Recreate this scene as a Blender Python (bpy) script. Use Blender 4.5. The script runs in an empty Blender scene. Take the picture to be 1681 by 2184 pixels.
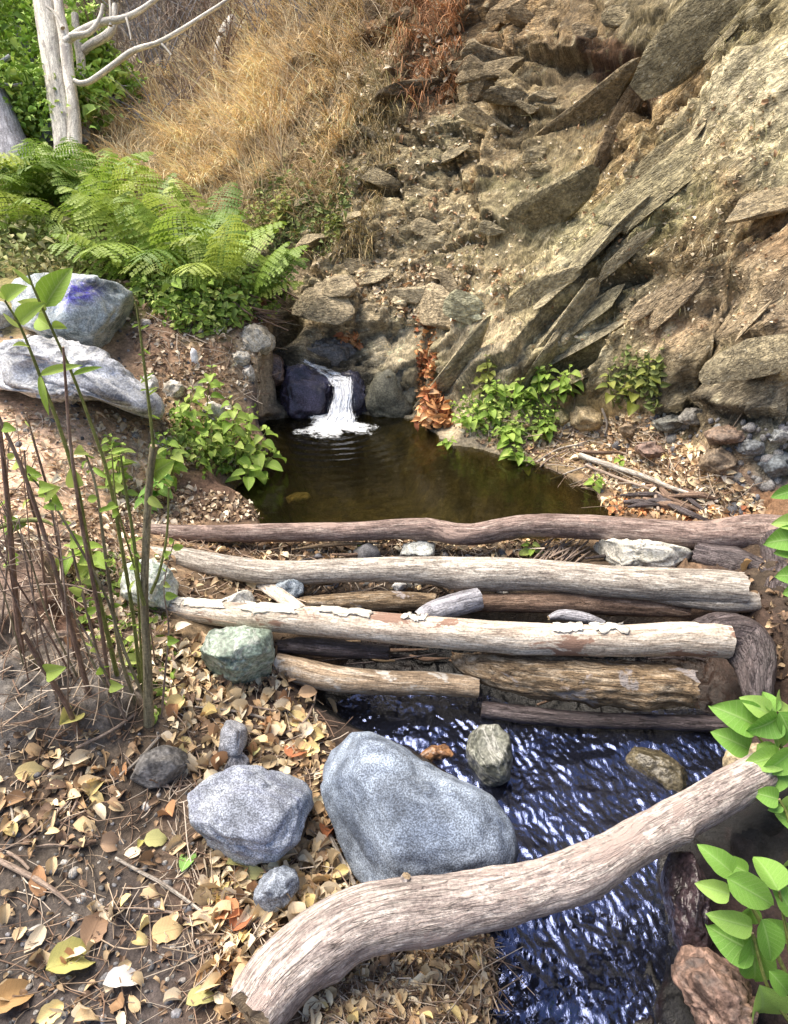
import bpy, math, random
import numpy as np
from mathutils import Vector, Matrix, noise as mnoise
R = math.radians
scene = bpy.context.scene
COL = scene.collection
rnd = random.Random(11)
rng = np.random.default_rng(7)

# ------------------------------------------------------------------ camera, sky, sun, exposure
CAM = np.array([0.0, 0.0, 1.5]); PITCH = R(28.0); FPX = 1423.0; CX, CY = 840.5, 1092.0
cp, sp = math.cos(PITCH), math.sin(PITCH)
cam_d = bpy.data.cameras.new('camera'); cam = bpy.data.objects.new('camera', cam_d); COL.objects.link(cam)
cam.location = CAM; cam.rotation_euler = (R(90) - PITCH, 0, 0)
cam_d.sensor_fit = 'VERTICAL'; cam_d.angle_y = 2 * math.atan(CY / FPX)
cam_d.clip_start = 0.02; cam_d.clip_end = 400
scene.camera = cam
SUN_EL, SUN_AZ = 62.0, -72.0          # azimuth from +Y (view direction), negative = left
world = bpy.data.worlds.new('World'); scene.world = world; world.use_nodes = True
wn = world.node_tree; wn.nodes.clear()
sky = wn.nodes.new('ShaderNodeTexSky'); sky.sky_type = 'NISHITA'; sky.sun_disc = False
sky.sun_elevation = R(SUN_EL); sky.sun_rotation = R(SUN_AZ)
sky.air_density = 1.0; sky.dust_density = 3.0; sky.ozone_density = 1.0
bg = wn.nodes.new('ShaderNodeBackground'); bg.inputs['Strength'].default_value = 0.105
wo = wn.nodes.new('ShaderNodeOutputWorld')
wn.links.new(sky.outputs[0], bg.inputs[0]); wn.links.new(bg.outputs[0], wo.inputs[0])
sun_d = bpy.data.lights.new('sun', 'SUN'); sun = bpy.data.objects.new('sun', sun_d); COL.objects.link(sun)
sun_d.energy = 3.0; sun_d.angle = R(50); sun_d.color = (1.0, 0.89, 0.74)
sdir = Vector((math.sin(R(SUN_AZ)) * math.cos(R(SUN_EL)), math.cos(R(SUN_AZ)) * math.cos(R(SUN_EL)), math.sin(R(SUN_EL))))
sun.rotation_euler = sdir.to_track_quat('Z', 'Y').to_euler()
vs = scene.view_settings; vs.view_transform = 'Standard'; vs.look = 'None'; vs.gamma = 1.0
vs.exposure = 1.52; vs.use_curve_mapping = False
scene.render.engine = 'CYCLES'; cy = scene.cycles
cy.max_bounces = 6; cy.diffuse_bounces = 3; cy.glossy_bounces = 3; cy.transmission_bounces = 4; cy.transparent_max_bounces = 8
cy.caustics_reflective = False; cy.caustics_refractive = False
try:
    cy.use_denoising = True; cy.denoiser = 'OPENIMAGEDENOISE'
except Exception: pass

# ------------------------------------------------------------------ pixel <-> world (pixels of the 1681x2184 view of the photograph)
def raydir(px, py):
    u = (CY - py) / FPX
    return np.array([(px - CX) / FPX, cp + u * sp, -sp + u * cp])
def atd(px, py, d): return CAM + raydir(px, py) * d          # depth along the camera axis
def atz(px, py, z):
    r = raydir(px, py); return CAM + r * ((z - CAM[2]) / r[2])
def aty(px, py, y):
    r = raydir(px, py); return CAM + r * (y / r[1])
def proj(P):
    q = np.asarray(P) - CAM
    d = q[..., 1] * cp - q[..., 2] * sp
    u = q[..., 1] * sp + q[..., 2] * cp
    dd = np.maximum(d, 0.05)
    return CX + FPX * q[..., 0] / dd, CY - FPX * u / dd, d

# ------------------------------------------------------------------ numpy noise
_pr = np.random.default_rng(3); _perm = _pr.permutation(512).astype(np.int32)
_grad = _pr.normal(size=(512, 3)); _grad = (_grad / np.linalg.norm(_grad, axis=1)[:, None]).astype(np.float32)
def _h(ix, iy, iz, s=0):
    return _perm[(_perm[(_perm[(ix + s) & 511] + iy) & 511] + iz) & 511]
def perlin(P, s=0):
    P = np.asarray(P, np.float32); fl = np.floor(P); i = fl.astype(np.int32); f = P - fl
    w = f * f * f * (f * (f * 6 - 15) + 10); out = 0
    for dx in (0, 1):
        for dy in (0, 1):
            for dz in (0, 1):
                g = _grad[_h(i[:, 0] + dx, i[:, 1] + dy, i[:, 2] + dz, s)]
                dot = g[:, 0] * (f[:, 0] - dx) + g[:, 1] * (f[:, 1] - dy) + g[:, 2] * (f[:, 2] - dz)
                ww = (w[:, 0] if dx else 1 - w[:, 0]) * (w[:, 1] if dy else 1 - w[:, 1]) * (w[:, 2] if dz else 1 - w[:, 2])
                out = out + ww * dot
    return out * 1.6
def fbm(P, o=4, s=0, g=0.5, l=2.03):
    P = np.asarray(P, np.float32); a = 1.0; out = np.zeros(len(P)); n = 0
    for k in range(o):
        out += a * perlin(P, s + 17 * k); n += a; a *= g; P = P * np.float32(l) + np.float32(5.3)
    return out / n
def ridged(P, o=4, s=0, g=0.5):
    P = np.asarray(P, np.float32); a = 1.0; out = np.zeros(len(P)); n = 0
    for k in range(o):
        out += a * (1 - 2 * np.abs(perlin(P, s + 13 * k))); n += a; a *= g; P = P * np.float32(2.07) + np.float32(3.1)
    return out / n
def facets(P, s=0, tilt=1.0):
    """cell noise: every cell is a tilted plane of its own; returns (height, F2-F1)"""
    P = np.asarray(P, np.float32); i = np.floor(P).astype(np.int32)
    f1 = np.full(len(P), 9.0); f2 = np.full(len(P), 9.0); hh = np.zeros(len(P))
    for dx in (-1, 0, 1):
        for dy in (-1, 0, 1):
            for dz in (-1, 0, 1):
                c = i + (dx, dy, dz); h = _h(c[:, 0], c[:, 1], c[:, 2], s)
                off = _grad[h] * 0.45 + 0.5; q = P - (c + off)
                d = np.einsum('ij,ij->i', q, q)
                g2 = _grad[(h * 7 + 31) & 511]
                val = (q * g2).sum(1) * tilt + g2[:, 0] * 0.5
                m = d < f1
                f2 = np.where(m, f1, np.minimum(f2, d)); f1 = np.where(m, d, f1); hh = np.where(m, val, hh)
    return hh, np.sqrt(f2) - np.sqrt(f1)
def sstep(a, b, x):
    t = np.clip((x - a) / (b - a), 0, 1); return t * t * (3 - 2 * t)
def pl_dist(px, py, line):
    """signed distance to a polyline (positive = right of the walking direction, in a y-down picture)"""
    line = np.array(line, float); best = np.full(px.shape, 1e9); sg = np.ones(px.shape); tt = np.zeros(px.shape)
    n = len(line) - 1
    for k in range(n):
        a, b = line[k], line[k + 1]; ab = b - a; L = ab @ ab
        t = np.clip(((px - a[0]) * ab[0] + (py - a[1]) * ab[1]) / L, 0, 1)
        d = np.hypot(px - a[0] - t * ab[0], py - a[1] - t * ab[1])
        s = np.sign(ab[0] * (py - a[1]) - ab[1] * (px - a[0]))
        m = d < best
        best = np.where(m, d, best); sg = np.where(m, s, sg); tt = np.where(m, (k + t) / n, tt)
    return best * sg, tt
def in_poly(px, py, poly):
    poly = np.array(poly, float); n = len(poly); ins = np.zeros(px.shape, bool)
    for k in range(n):
        x1, y1 = poly[k]; x2, y2 = poly[(k + 1) % n]
        if y1 == y2: continue
        c = ((y1 > py) != (y2 > py)) & (px < (x2 - x1) * (py - y1) / (y2 - y1) + x1)
        ins ^= c
    return ins
def sd_poly(px, py, poly):
    """positive inside"""
    p = list(poly) + [poly[0]]; d, _ = pl_dist(px, py, p)
    return np.where(in_poly(px, py, poly), np.abs(d), -np.abs(d))

# ------------------------------------------------------------------ objects and meshes
def tag(o, label=None, cat=None, group=None, kind=None):
    if label: o['label'] = label
    if cat: o['category'] = cat
    if group: o['group'] = group
    if kind: o['kind'] = kind
    return o
def link(name, me, mat=None, parent=None, loc=None):
    o = bpy.data.objects.new(name, me); COL.objects.link(o)
    if mat is not None and me is not None and len(me.materials) == 0: me.materials.append(mat)
    if parent is not None: o.parent = parent
    if loc is not None: o.location = loc
    return o
def empty(name, loc, label=None, cat=None, group=None):
    o = bpy.data.objects.new(name, None); COL.objects.link(o); o.location = loc; o.empty_display_size = 0.1
    return tag(o, label, cat, group)
def mesh(name, V, F, attrs=None, smooth=True, uv=None):
    """V (n,3); F (m,3) or (m,4) int array, or a list of arrays"""
    me = bpy.data.meshes.new(name); V = np.asarray(V, np.float32)
    Fs = F if isinstance(F, list) else [F]
    Fs = [np.asarray(f, np.int32) for f in Fs if len(f)]
    idx = np.concatenate([f.ravel() for f in Fs]); tot = np.concatenate([np.full(len(f), f.shape[1], np.int32) for f in Fs])
    st = np.concatenate([[0], np.cumsum(tot)[:-1]]).astype(np.int32)
    me.vertices.add(len(V)); me.vertices.foreach_set('co', V.ravel())
    me.loops.add(len(idx)); me.loops.foreach_set('vertex_index', idx)
    me.polygons.add(len(tot)); me.polygons.foreach_set('loop_start', st)
    me.polygons.foreach_set('use_smooth', np.full(len(tot), bool(smooth)))
    me.update(calc_edges=True)
    for k, a in (attrs or {}).items():
        a = np.asarray(a, np.float32)
        if a.ndim == 1:
            at = me.attributes.new(k, 'FLOAT', 'POINT'); at.data.foreach_set('value', a)
        elif k.startswith('col'):
            if a.shape[1] == 3: a = np.concatenate([a, np.ones((len(a), 1), np.float32)], 1)
            at = me.attributes.new(k, 'FLOAT_COLOR', 'POINT'); at.data.foreach_set('color', a.ravel())
        else:
            at = me.attributes.new(k, 'FLOAT_VECTOR', 'POINT'); at.data.foreach_set('vector', a.ravel())
    return me
def grid_faces(nr, nc, wrap=False):
    i = np.arange(nr - 1)[:, None]; j = np.arange(nc if wrap else nc - 1)[None, :]
    j2 = (j + 1) % nc
    return np.stack([i * nc + j, i * nc + j2, (i + 1) * nc + j2, (i + 1) * nc + j], -1).reshape(-1, 4)

# ------------------------------------------------------------------ materials
class NT:
    def __init__(s, name):
        s.m = bpy.data.materials.new(name); s.m.use_nodes = True; s.t = s.m.node_tree; s.t.nodes.clear()
        s.out = s.n('ShaderNodeOutputMaterial'); s.b = s.n('ShaderNodeBsdfPrincipled'); s.l(s.b.outputs[0], s.out.inputs[0])
    def n(s, ty, **k):
        x = s.t.nodes.new(ty)
        for a, b in k.items(): setattr(x, a, b)
        return x
    def l(s, a, b): s.t.links.new(a, b)
    def put(s, sock, v):
        if isinstance(v, bpy.types.NodeSocket): s.l(v, sock)
        else: sock.default_value = v
    def attr(s, name): x = s.n('ShaderNodeAttribute', attribute_name=name); return x
    def pos(s, kind='Object'): return s.n('ShaderNodeTexCoord').outputs[kind]
    def noise(s, vec, scale, detail=4, rough=0.55, dist=0.0):
        x = s.n('ShaderNodeTexNoise'); s.put(x.inputs['Vector'], vec); x.inputs['Scale'].default_value = scale
        x.inputs['Detail'].default_value = detail; x.inputs['Roughness'].default_value = rough; x.inputs['Distortion'].default_value = dist
        return x.outputs[0]
    def voro(s, vec, scale, feature='F1', out=0):
        x = s.n('ShaderNodeTexVoronoi', feature=feature); s.put(x.inputs['Vector'], vec); x.inputs['Scale'].default_value = scale
        return x.outputs[out]
    def scale(s, vec, v):
        x = s.n('ShaderNodeMapping'); s.put(x.inputs['Vector'], vec); x.inputs['Scale'].default_value = v; return x.outputs[0]
    def ramp(s, fac, stops):
        x = s.n('ShaderNodeValToRGB'); s.put(x.inputs[0], fac); e = x.color_ramp.elements
        while len(e) < len(stops): e.new(0.5)
        for k, (p, c) in enumerate(stops):
            e[k].position = p; e[k].color = (c, c, c, 1) if isinstance(c, (int, float)) else (*c, 1)
        return x.outputs[0]
    def mix(s, fac, a, b, mode='MIX'):
        x = s.n('ShaderNodeMix', data_type='RGBA', blend_type=mode)
        s.put(x.inputs[0], fac)
        for i, v in ((6, a), (7, b)):
            if isinstance(v, (tuple, list)): v = (*v, 1) if len(v) == 3 else v
            s.put(x.inputs[i], v)
        return x.outputs[2]
    def math(s, op, a, b=0.0, clamp=False):
        x = s.n('ShaderNodeMath', operation=op, use_clamp=clamp); s.put(x.inputs[0], a); s.put(x.inputs[1], b); return x.outputs[0]
    def bump(s, h, strength=0.5, dist=0.01, normal=None):
        x = s.n('ShaderNodeBump'); s.put(x.inputs['Height'], h); x.inputs['Strength'].default_value = strength
        x.inputs['Distance'].default_value = dist
        if normal is not None: s.l(normal, x.inputs['Normal'])
        return x.outputs[0]
    def done(s, color=None, rough=None, normal=None, spec=None):
        if color is not None: s.put(s.b.inputs['Base Color'], color if not isinstance(color, tuple) else (*color, 1))
        if rough is not None: s.put(s.b.inputs['Roughness'], rough)
        if normal is not None: s.l(normal, s.b.inputs['Normal'])
        if spec is not None: s.b.inputs['Specular IOR Level'].default_value = spec
        return s.m

def m_terrain(name, bs, strata=False):
    t = NT(name); a = t.attr('col'); w = t.attr('wet'); p = t.pos()
    n1 = t.noise(p, 9, 6, 0.65); n2 = t.noise(p, 55, 5, 0.7); n3 = t.noise(p, 210, 3, 0.7)
    v = t.ramp(n1, [(0.3, 0.62), (0.7, 1.35)]); v2 = t.ramp(n2, [(0.3, 0.5), (0.5, 1.0), (0.72, 1.6)]); v3 = t.ramp(n3, [(0.3, 0.7), (0.7, 1.3)])
    c = t.mix(1.0, a.outputs['Color'], v, 'MULTIPLY'); c = t.mix(1.0, c, v2, 'MULTIPLY'); c = t.mix(0.8, c, v3, 'MULTIPLY')
    rough = t.math('SUBTRACT', 0.92, t.math('MULTIPLY', w.outputs['Fac'], 0.7))
    h = t.math('ADD', t.math('MULTIPLY', n2, 1.0), t.math('MULTIPLY', n3, 0.45))
    if strata:
        st = t.attr('st').outputs['Vector']; q = t.scale(st, (13, 32, 28))
        s1 = t.noise(q, 1.0, 8, .7, .1); s2 = t.voro(t.scale(st, (22, 48, 42)), 1.0)
        c = t.mix(.85, c, t.ramp(s1, [(.33, .45), (.5, 1.0), (.66, 1.7)]), 'MULTIPLY')
        k1 = t.ramp(t.math('ABSOLUTE', t.math('SUBTRACT', t.noise(t.scale(st, (5, 13, 12)), 1.0, 5, .6, .15), .5)), [(0, 0.0), (.03, 1.0)])
        k2 = t.ramp(t.voro(t.scale(st, (9, 21, 19)), 1.0, 'DISTANCE_TO_EDGE'), [(0, 0.0), (.07, 1.0)])
        c = t.mix(.4, c, t.ramp(k1, [(0, .55), (1, 1.0)]), 'MULTIPLY'); c = t.mix(t.ramp(t.noise(q, 2.1, 5, .7), [(.6, 0.0), (.68, .6)]), c, (.7, .66, .52))
        h = t.math('ADD', h, t.math('ADD', t.math('MULTIPLY', s1, 2.4), t.math('MULTIPLY', s2, .6)))
        h = t.math('ADD', h, t.math('ADD', t.math('MULTIPLY', k1, .9), t.math('MULTIPLY', k2, .3)))
    return t.done(c, rough, t.bump(h, bs, 0.032 if strata else 0.02), 0.35)
# ------------------------------------------------------------------ terrain: control points -> smooth base height field
ctl = []
def cz(px, py, z): ctl.append(atz(px, py, z))
def cyy(px, py, y): ctl.append(aty(px, py, y))
for a in [(0, 2184, .0), (0, 1850, .03), (60, 1550, .1), (300, 2150, -.02), (300, 1750, .0), (480, 1900, -.03), (620, 2100, -.04), (900, 2184, -.08),
          (330, 1500, .06), (560, 1560, -.05), (900, 1560, -.12), (700, 1400, -.06), (700, 1230, -.02), (480, 1150, .02), (480, 1400, .02),
          (1000, 1160, -.03), (1100, 1300, -.08), (1100, 1600, -.2), (1200, 2100, -.25), (1350, 1700, -.2), (1250, 1900, -.24),
          (1560, 2100, -.13), (1600, 1800, -.1), (1640, 1600, -.02), (1640, 1450, .06), (1560, 1350, .0), (1640, 1250, .08),
          (200, 1300, .16), (0, 1300, .24), (60, 1180, .3), (0, 1050, .37), (0, 900, .44), (150, 900, .42), (150, 850, .45), (300, 930, .3), (300, 1100, .1), (450, 1000, .12), (540, 1100, .0),
          (520, 900, .14), (0, 750, .58), (280, 760, .5), (0, 600, .82), (1300, 950, .04), (1450, 1000, .12), (1560, 1050, .16), (1681, 1100, .17),
          (1400, 1080, .02), (960, 960, -.0), (1130, 990, -.02), (1290, 1100, -.02), (700, 910, -.1), (850, 920, -.1), (900, 1000, -.2), (1100, 1060, -.15), (620, 1000, -.05)]:
    cz(*a)
for a in [(0, 450, 5.4), (0, 320, 6.5), (200, 330, 6.5), (400, 620, 4.5), (560, 640, 4.35), (580, 760, 4.15), (300, 420, 6.0), (300, 150, 7.8), (500, 300, 6.4), (600, 50, 7.4),
          (500, -50, 8.6), (700, 400, 5.4), (740, 200, 6.2), (800, 800, 4.42), (800, 700, 4.6), (800, 550, 4.9), (850, 300, 5.5), (850, 100, 6.0),
          (850, -200, 6.9), (850, -700, 8.0), (700, 650, 4.7), (620, 700, 4.75), (960, 840, 4.15), (1100, 700, 4.15), (1050, 800, 4.0), (1250, 600, 4.1), (1250, 400, 4.5), (1250, 200, 5.0), (1250, 0, 5.5),
          (1250, -400, 6.5), (1500, 900, 3.25), (1500, 700, 3.35), (1500, 500, 3.6), (1500, 300, 4.0), (1500, 100, 4.4), (1500, -400, 5.5),
          (1681, 1000, 2.72), (1681, 800, 2.8), (1681, 500, 3.1), (1681, 200, 3.6), (1681, 0, 3.95), (1681, -400, 4.8), (1300, 790, 3.75),
          (2150, 1000, 2.2), (2150, 500, 2.5), (2150, 0, 3.1), (2000, 1500, 1.5), (-400, 320, 6.5), (-500, 700, 3.8), (-400, 1100, 2.3), (-300, 1600, 1.3)]:
    cyy(*a)
# the world outside the picture
for a in [(0, -1.5, .05), (-2.5, 0, .35), (2.2, 0, .3), (2.6, -1.5, .5), (-2.5, -2, .4), (4.5, 1, 2.6), (5.0, 3.5, 4.6), (6, 6, 8.5), (3.5, 7.6, 8.5), (.3, 9.6, 9), (-3.5, 11.5, 5.0), (6.5, 3.5, 7), (5.5, 1, 4), (-7, 11, 2.4),
          (-4, 3, 1.1), (-8, 5, 1.8), (-4.2, 7.5, 1.75), (-7, 8, 1.9), (-3, 9, 2.9), (9, 0, 5), (-9, -2, 1.2), (0, -6, .3), (5, -6, 1.2), (-5.5, 13.5, 4.5), (-10, 14, 4.5)]:
    ctl.append(np.array(a, float))
ctl = np.array(ctl)
cxy, czv = ctl[:, :2], ctl[:, 2]
def _k(d2): return 0.5 * d2 * np.log(d2 + 1e-9)
def _d2(A, B): return ((A[:, None, :] - B[None, :, :]) ** 2).sum(-1)
_n = len(ctl); K = _k(_d2(cxy, cxy)) + np.eye(_n) * 0.006
Pm = np.c_[np.ones(_n), cxy]; A_ = np.block([[K, Pm], [Pm.T, np.zeros((3, 3))]])
_w = np.linalg.solve(A_, np.r_[czv, np.zeros(3)])
def base_h(X, Y):
    q = np.c_[X.ravel(), Y.ravel()]; out = np.empty(len(q))
    for s in range(0, len(q), 60000):
        c = q[s:s + 60000]; out[s:s + 60000] = _k(_d2(c, cxy)) @ _w[:_n] + _w[_n] + c @ _w[_n + 1:]
    return out.reshape(X.shape)

# polar grid around the photographer's feet, dense where the picture is
phi = np.r_[np.linspace(-180, -60, 26)[:-1], np.linspace(-60, -33, 80)[:-1], np.linspace(-33, 33, 420), np.linspace(33, 60, 80)[1:], np.linspace(60, 180, 26)[1:-1]]
rr = np.r_[np.linspace(.08, .7, 26)[:-1], np.linspace(.7, 3.2, 220)[:-1], np.linspace(3.2, 6.6, 330)[:-1], np.linspace(6.6, 10, 110)[:-1], np.geomspace(10, 60, 40)]
PH, RRg = np.meshgrid(np.radians(phi), rr)
GX, GY = RRg * np.sin(PH), RRg * np.cos(PH)
far = np.maximum(RRg / 13.0, 1.0)                 # beyond 13 m the hills go on as they are at 13 m, a little higher
GZ = base_h(GX / far, GY / far) + (far - 1) * 3.5
NR, NC = GX.shape
P0 = np.stack([GX, GY, GZ], -1)
def grid_normals(P):
    du = np.roll(P, -1, 1) - np.roll(P, 1, 1); dv = np.empty_like(P)
    dv[1:-1] = P[2:] - P[:-2]; dv[0] = P[1] - P[0]; dv[-1] = P[-1] - P[-2]
    n = np.cross(du, dv); n /= np.linalg.norm(n, axis=-1, keepdims=True) + 1e-12
    n[n[..., 2] < 0] *= -1
    return n
N0 = grid_normals(P0)
U, Vp, D = proj(P0)
front = D > 0.3
U = np.where(front, U, 5000.0 * np.sign(GX + 1e-6)); Vp = np.where(front, Vp, 4000.0)
F3 = P0.reshape(-1, 3)
u1, v1 = U.ravel(), Vp.ravel()

# where the ground ends and the rock begins (plan line along the foot of the cliff)
FOOT = [(-2200, 150), (90, 322), (230, 360), (330, 470), (470, 560), (560, 640), (590, 700), (600, 800), (615, 905), (700, 885), (900, 890), (985, 882), (1090, 880), (1240, 850), (1370, 890), (1500, 990), (1681, 1030), (2600, 1200)]
sd_foot, _ = pl_dist(u1, v1, FOOT)
cliff_side = np.where(in_poly(u1, v1, FOOT + [(9000, 1200), (9000, -9000), (-9000, -9000), (-9000, 150)]), 1, -1) * np.abs(sd_foot)                               # positive above the foot line
cl = sstep(-12, 25, cliff_side) * (D.ravel() > 0.3)
cl = np.where(F3[:, 1] < 0.6, sstep(.9, 1.2, F3[:, 2]), cl)

# strata run up to the right
along = aty(1640, 120, 3.9) - atz(1010, 690, .55); along /= np.linalg.norm(along)
nrm = np.array([-.45, -.55, .7]); across = np.cross(along, nrm); across /= np.linalg.norm(across); third = np.cross(along, across)
S = np.stack([F3 @ along, F3 @ across, F3 @ third], 1)
right_w = sstep(950, 1250, u1 + (v1 - 500) * 0.5)    # 1 on the slabs at right, 0 on the blocky face
vis = (D.ravel() > .3) & (u1 > -450) & (u1 < 2150) & (v1 > -500) & (v1 < 2500)
def ev(fn, m, *a, **k):
    """noise evaluated only where it can matter"""
    r = fn(a[0][m].astype(np.float32), *a[1:], **k)
    def full(x):
        o = np.zeros(len(m)); o[m] = x; return o
    return tuple(full(x) for x in r) if isinstance(r, tuple) else full(r)
isc = vis & (cl > 0); isg = vis & (cl < 1)
warp = np.stack([ev(fbm, isc, F3 * 1.7, 3, 5), ev(fbm, isc, F3 * 1.7 + 9, 3, 6), ev(fbm, isc, F3 * 1.7 + 21, 3, 7)], 1) * 0.18
Sw = S + warp * .55; Fw = F3 + warp
d = np.zeros(len(F3))
r1 = ev(ridged, isc, Sw * (1.3, 6.0, 5.0), 5, 1); f1a, e1 = ev(facets, isc, Sw * (.9, 5.0, 4.5), 2, 1.2)
r2 = ev(ridged, isc, Fw * (3.0, 3.0, 5.5), 5, 3); f2a, e2 = ev(facets, isc, Fw * (2.2, 2.2, 5), 4, 1.3); f3a, e3 = ev(facets, isc, Fw * (8, 8, 18), 9, 1.2)
f4a, e4 = ev(facets, isc, Sw * (6, 19, 17), 12, 1.3)
slab = 0.010 * r1 + 0.038 * f1a + 0.013 * f4a - 0.016 * (e1 < 0.05) - 0.006 * (e4 < .07) + 0.007 * ev(fbm, isc, Sw * (5, 22, 20), 4, 8) 
block = 0.012 * r2 + 0.062 * f2a + 0.02 * f3a - 0.028 * np.exp(-(e2 / .035) ** 2) - 0.005 * np.exp(-(e3 / .08) ** 2) + 0.009 * ev(fbm, isc, F3 * 16, 4, 11)
grassy = sstep(760, 560, u1 + v1 * 0.12) * sstep(620, 500, v1)
d += cl * (right_w * slab + (1 - right_w) * block * (1 - .5 * grassy))
low = sstep(640, 800, v1) * cl
d -= cl * low * 0.12 * (right_w * slab + (1 - right_w) * block)

JX = ev(fbm, isc, F3 * 6, 3, 31)
def crease(line, side, h, w, groove=0.0, gw=7.0, fade=True, jit=10):
    """raise one side of a line by h (dying out over w pixels), with a groove along it"""
    global d
    jx = JX * jit
    s, t = pl_dist(u1 + jx, v1 + jx * .6, line); s = s * side
    e = sstep(0, .12, t) * sstep(1, .88, t) if fade else 1.0
    e = e * ((t > 0) & (t < 1)) * (D.ravel() > .3) * (cliff_side > -60)
    d += e * (h * np.exp(-np.maximum(s, 0) / w) * sstep(-5, 5, s) - groove * np.exp(-(s / gw) ** 2) * (s < gw * .5))
def pit(px, py, rx, ry, depth, rot=0):
    global d
    c, s_ = math.cos(R(rot)), math.sin(R(rot)); x = u1 - px; y = v1 - py
    q = ((x * c - y * s_) / rx) ** 2 + ((x * s_ + y * c) / ry) ** 2
    d -= depth * np.exp(-q ** 1.5) * (D.ravel() > .3)
crease([(1740, 20), (1600, 150), (1480, 262), (1400, 345), (1330, 425), (1230, 515), (1150, 590), (1070, 640), (1000, 690), (940, 760)], 1 * -1, .13, 110, .06, 9)
crease([(1640, 110), (1560, 170), (1470, 262), (1410, 330)], -1, .05, 60, .16, 13)
crease([(1215, 850), (1280, 775), (1340, 722), (1390, 675), (1440, 640), (1540, 565), (1700, 480)], 1, .13, 150, .07, 8)
crease([(940, 870), (1040, 806), (1095, 782), (1150, 715), (1200, 672), (1270, 612), (1360, 590), (1460, 560)], -1, .10, 120, .07, 9)
pit(1165, 795, 95, 20, .22, 25); pit(1260, 775, 40, 16, .2, 25); pit(1300, 610, 75, 26, .09, 20); pit(1400, 600, 70, 14, .05, 15)
crease([(950, 600), (915, 690), (905, 780), (900, 850)], 1, .015, 60, .07, 14, jit=4)
crease([(1105, 170), (1060, 228), (1033, 330), (1022, 430), (1050, 540)], -1, .12, 90, .05, 10)
crease([(1070, 150), (1130, 138), (1200, 152), (1300, 130)], -1, .1, 90, .06, 8)
pit(1320, 150, 48, 26, .22, 20); pit(1372, 245, 18, 26, .14, 0)
crease([(1290, 190), (1380, 250), (1400, 330)], 1, .06, 50, .04, 6)
crease([(1140, 262), (1205, 262), (1275, 240)], -1, .08, 45, .05, 6)
crease([(900, 296), (960, 285), (1045, 310)], -1, .07, 30, .05, 6); crease([(880, 372), (960, 352), (1040, 330)], -1, .05, 35, .04, 6)
crease([(800, 410), (850, 395), (870, 470), (845, 500)], -1, .05, 60, .05, 6); crease([(930, 560), (990, 528), (1050, 520)], -1, .06, 40, .05, 6)
crease([(1090, 690), (1110, 612), (1170, 560)], -1, .04, 40, .05, 6)
crease([(760, 700), (775, 640), (740, 560), (800, 470)], -1, .06, 70, .05, 8); crease([(640, 700), (700, 712), (780, 705), (880, 715)], -1, .05, 80, .035, 7)
crease([(1490, 660), (1560, 640), (1681, 600)], -1, .04, 30, .02, 6); crease([(1450, 790), (1550, 745), (1700, 700)], -1, .05, 40, .03, 6)
crease([(1380, 900), (1480, 860), (1560, 880), (1700, 900)], -1, .09, 40, .09, 12); crease([(1440, 830), (1560, 800), (1700, 805)], -1, .06, 30, .05, 8)
crease([(1180, 20), (1120, 90), (1090, 150)], -1, .06, 60, .04, 7); crease([(1300, -60), (1230, 30), (1200, 120)], -1, .07, 70, .05, 8)
pit(615, 705, 24, 34, .25, 10); pit(585, 850, 26, 60, .2, 0)
pit(700, 745, 55, 22, .06, 0)
# many smaller fractures: level ledges and upright joints on the middle face, long diagonal ones on the slabs
cr_ = random.Random(5)
for _ in range(120):
    ca, cb = cr_.uniform(660, 1680), cr_.uniform(0, 860); rw = ca + (cb - 500) * .5 > 1100
    kind = cr_.random(); L_ = cr_.uniform(40, 110) if not rw else cr_.uniform(60, 190)
    an = R(-42 + cr_.gauss(0, 9)) if rw else (R(-6 + cr_.gauss(0, 14)) if kind < .68 else R(-75 + cr_.gauss(0, 12)))
    if ca < 760 and cb < 420: continue
    bb = (np.abs(u1 - ca) < L_ + 60) & (np.abs(v1 - cb) < L_ + 60) & isc
    if not bb.any(): continue
    uu, vv_ = u1[bb] + JX[bb] * 14, v1[bb] + JX[bb] * 9; dx_, dy_ = math.cos(an), math.sin(an)
    al_ = (uu - ca) * dx_ + (vv_ - cb) * dy_; pe = -(uu - ca) * dy_ + (vv_ - cb) * dx_; pe = pe + 10 * np.sin(al_ / 23 + ca)
    env = np.clip(1 - (al_ / L_) ** 2, 0, 1); hgt = cr_.uniform(.02, .06) * (1.0 if not rw else .8)
    d[bb] += env * (hgt * np.exp(-np.maximum(-pe, 0) / cr_.uniform(18, 50)) * sstep(4, -4, pe) - .028 * np.exp(-(pe / 5) ** 2))
# waterfall step: the water leaves the lip at 765 and drops behind the pool edge
d += 0.05 * np.exp(-(((u1 - 665) / 60) ** 2 + ((v1 - 840) / 50) ** 2) ** 1.5)
d += 0.06 * np.exp(-(((u1 - 820) / 70) ** 2 + ((v1 - 810) / 70) ** 2) ** 1.5)

# ground relief
soil = 0.018 * ev(fbm, isg, F3 * 4, 4, 41) + 0.007 * ev(fbm, isg, F3 * 22, 4, 42)
fs, fe = ev(facets, isg, F3 * (11, 11, 11), 44, .8)
rough_w = np.maximum(sstep(1350, 1500, u1) * sstep(860, 960, v1), sstep(330, 60, u1) * sstep(1250, 1400, v1) * sstep(1640, 1540, v1))
soil = soil + rough_w * (0.035 * fs + 0.04 * ev(ridged, isg, F3 * 5, 4, 45))
d += (1 - cl) * soil * sstep(.2, 1.2, RRg.ravel())
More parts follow.
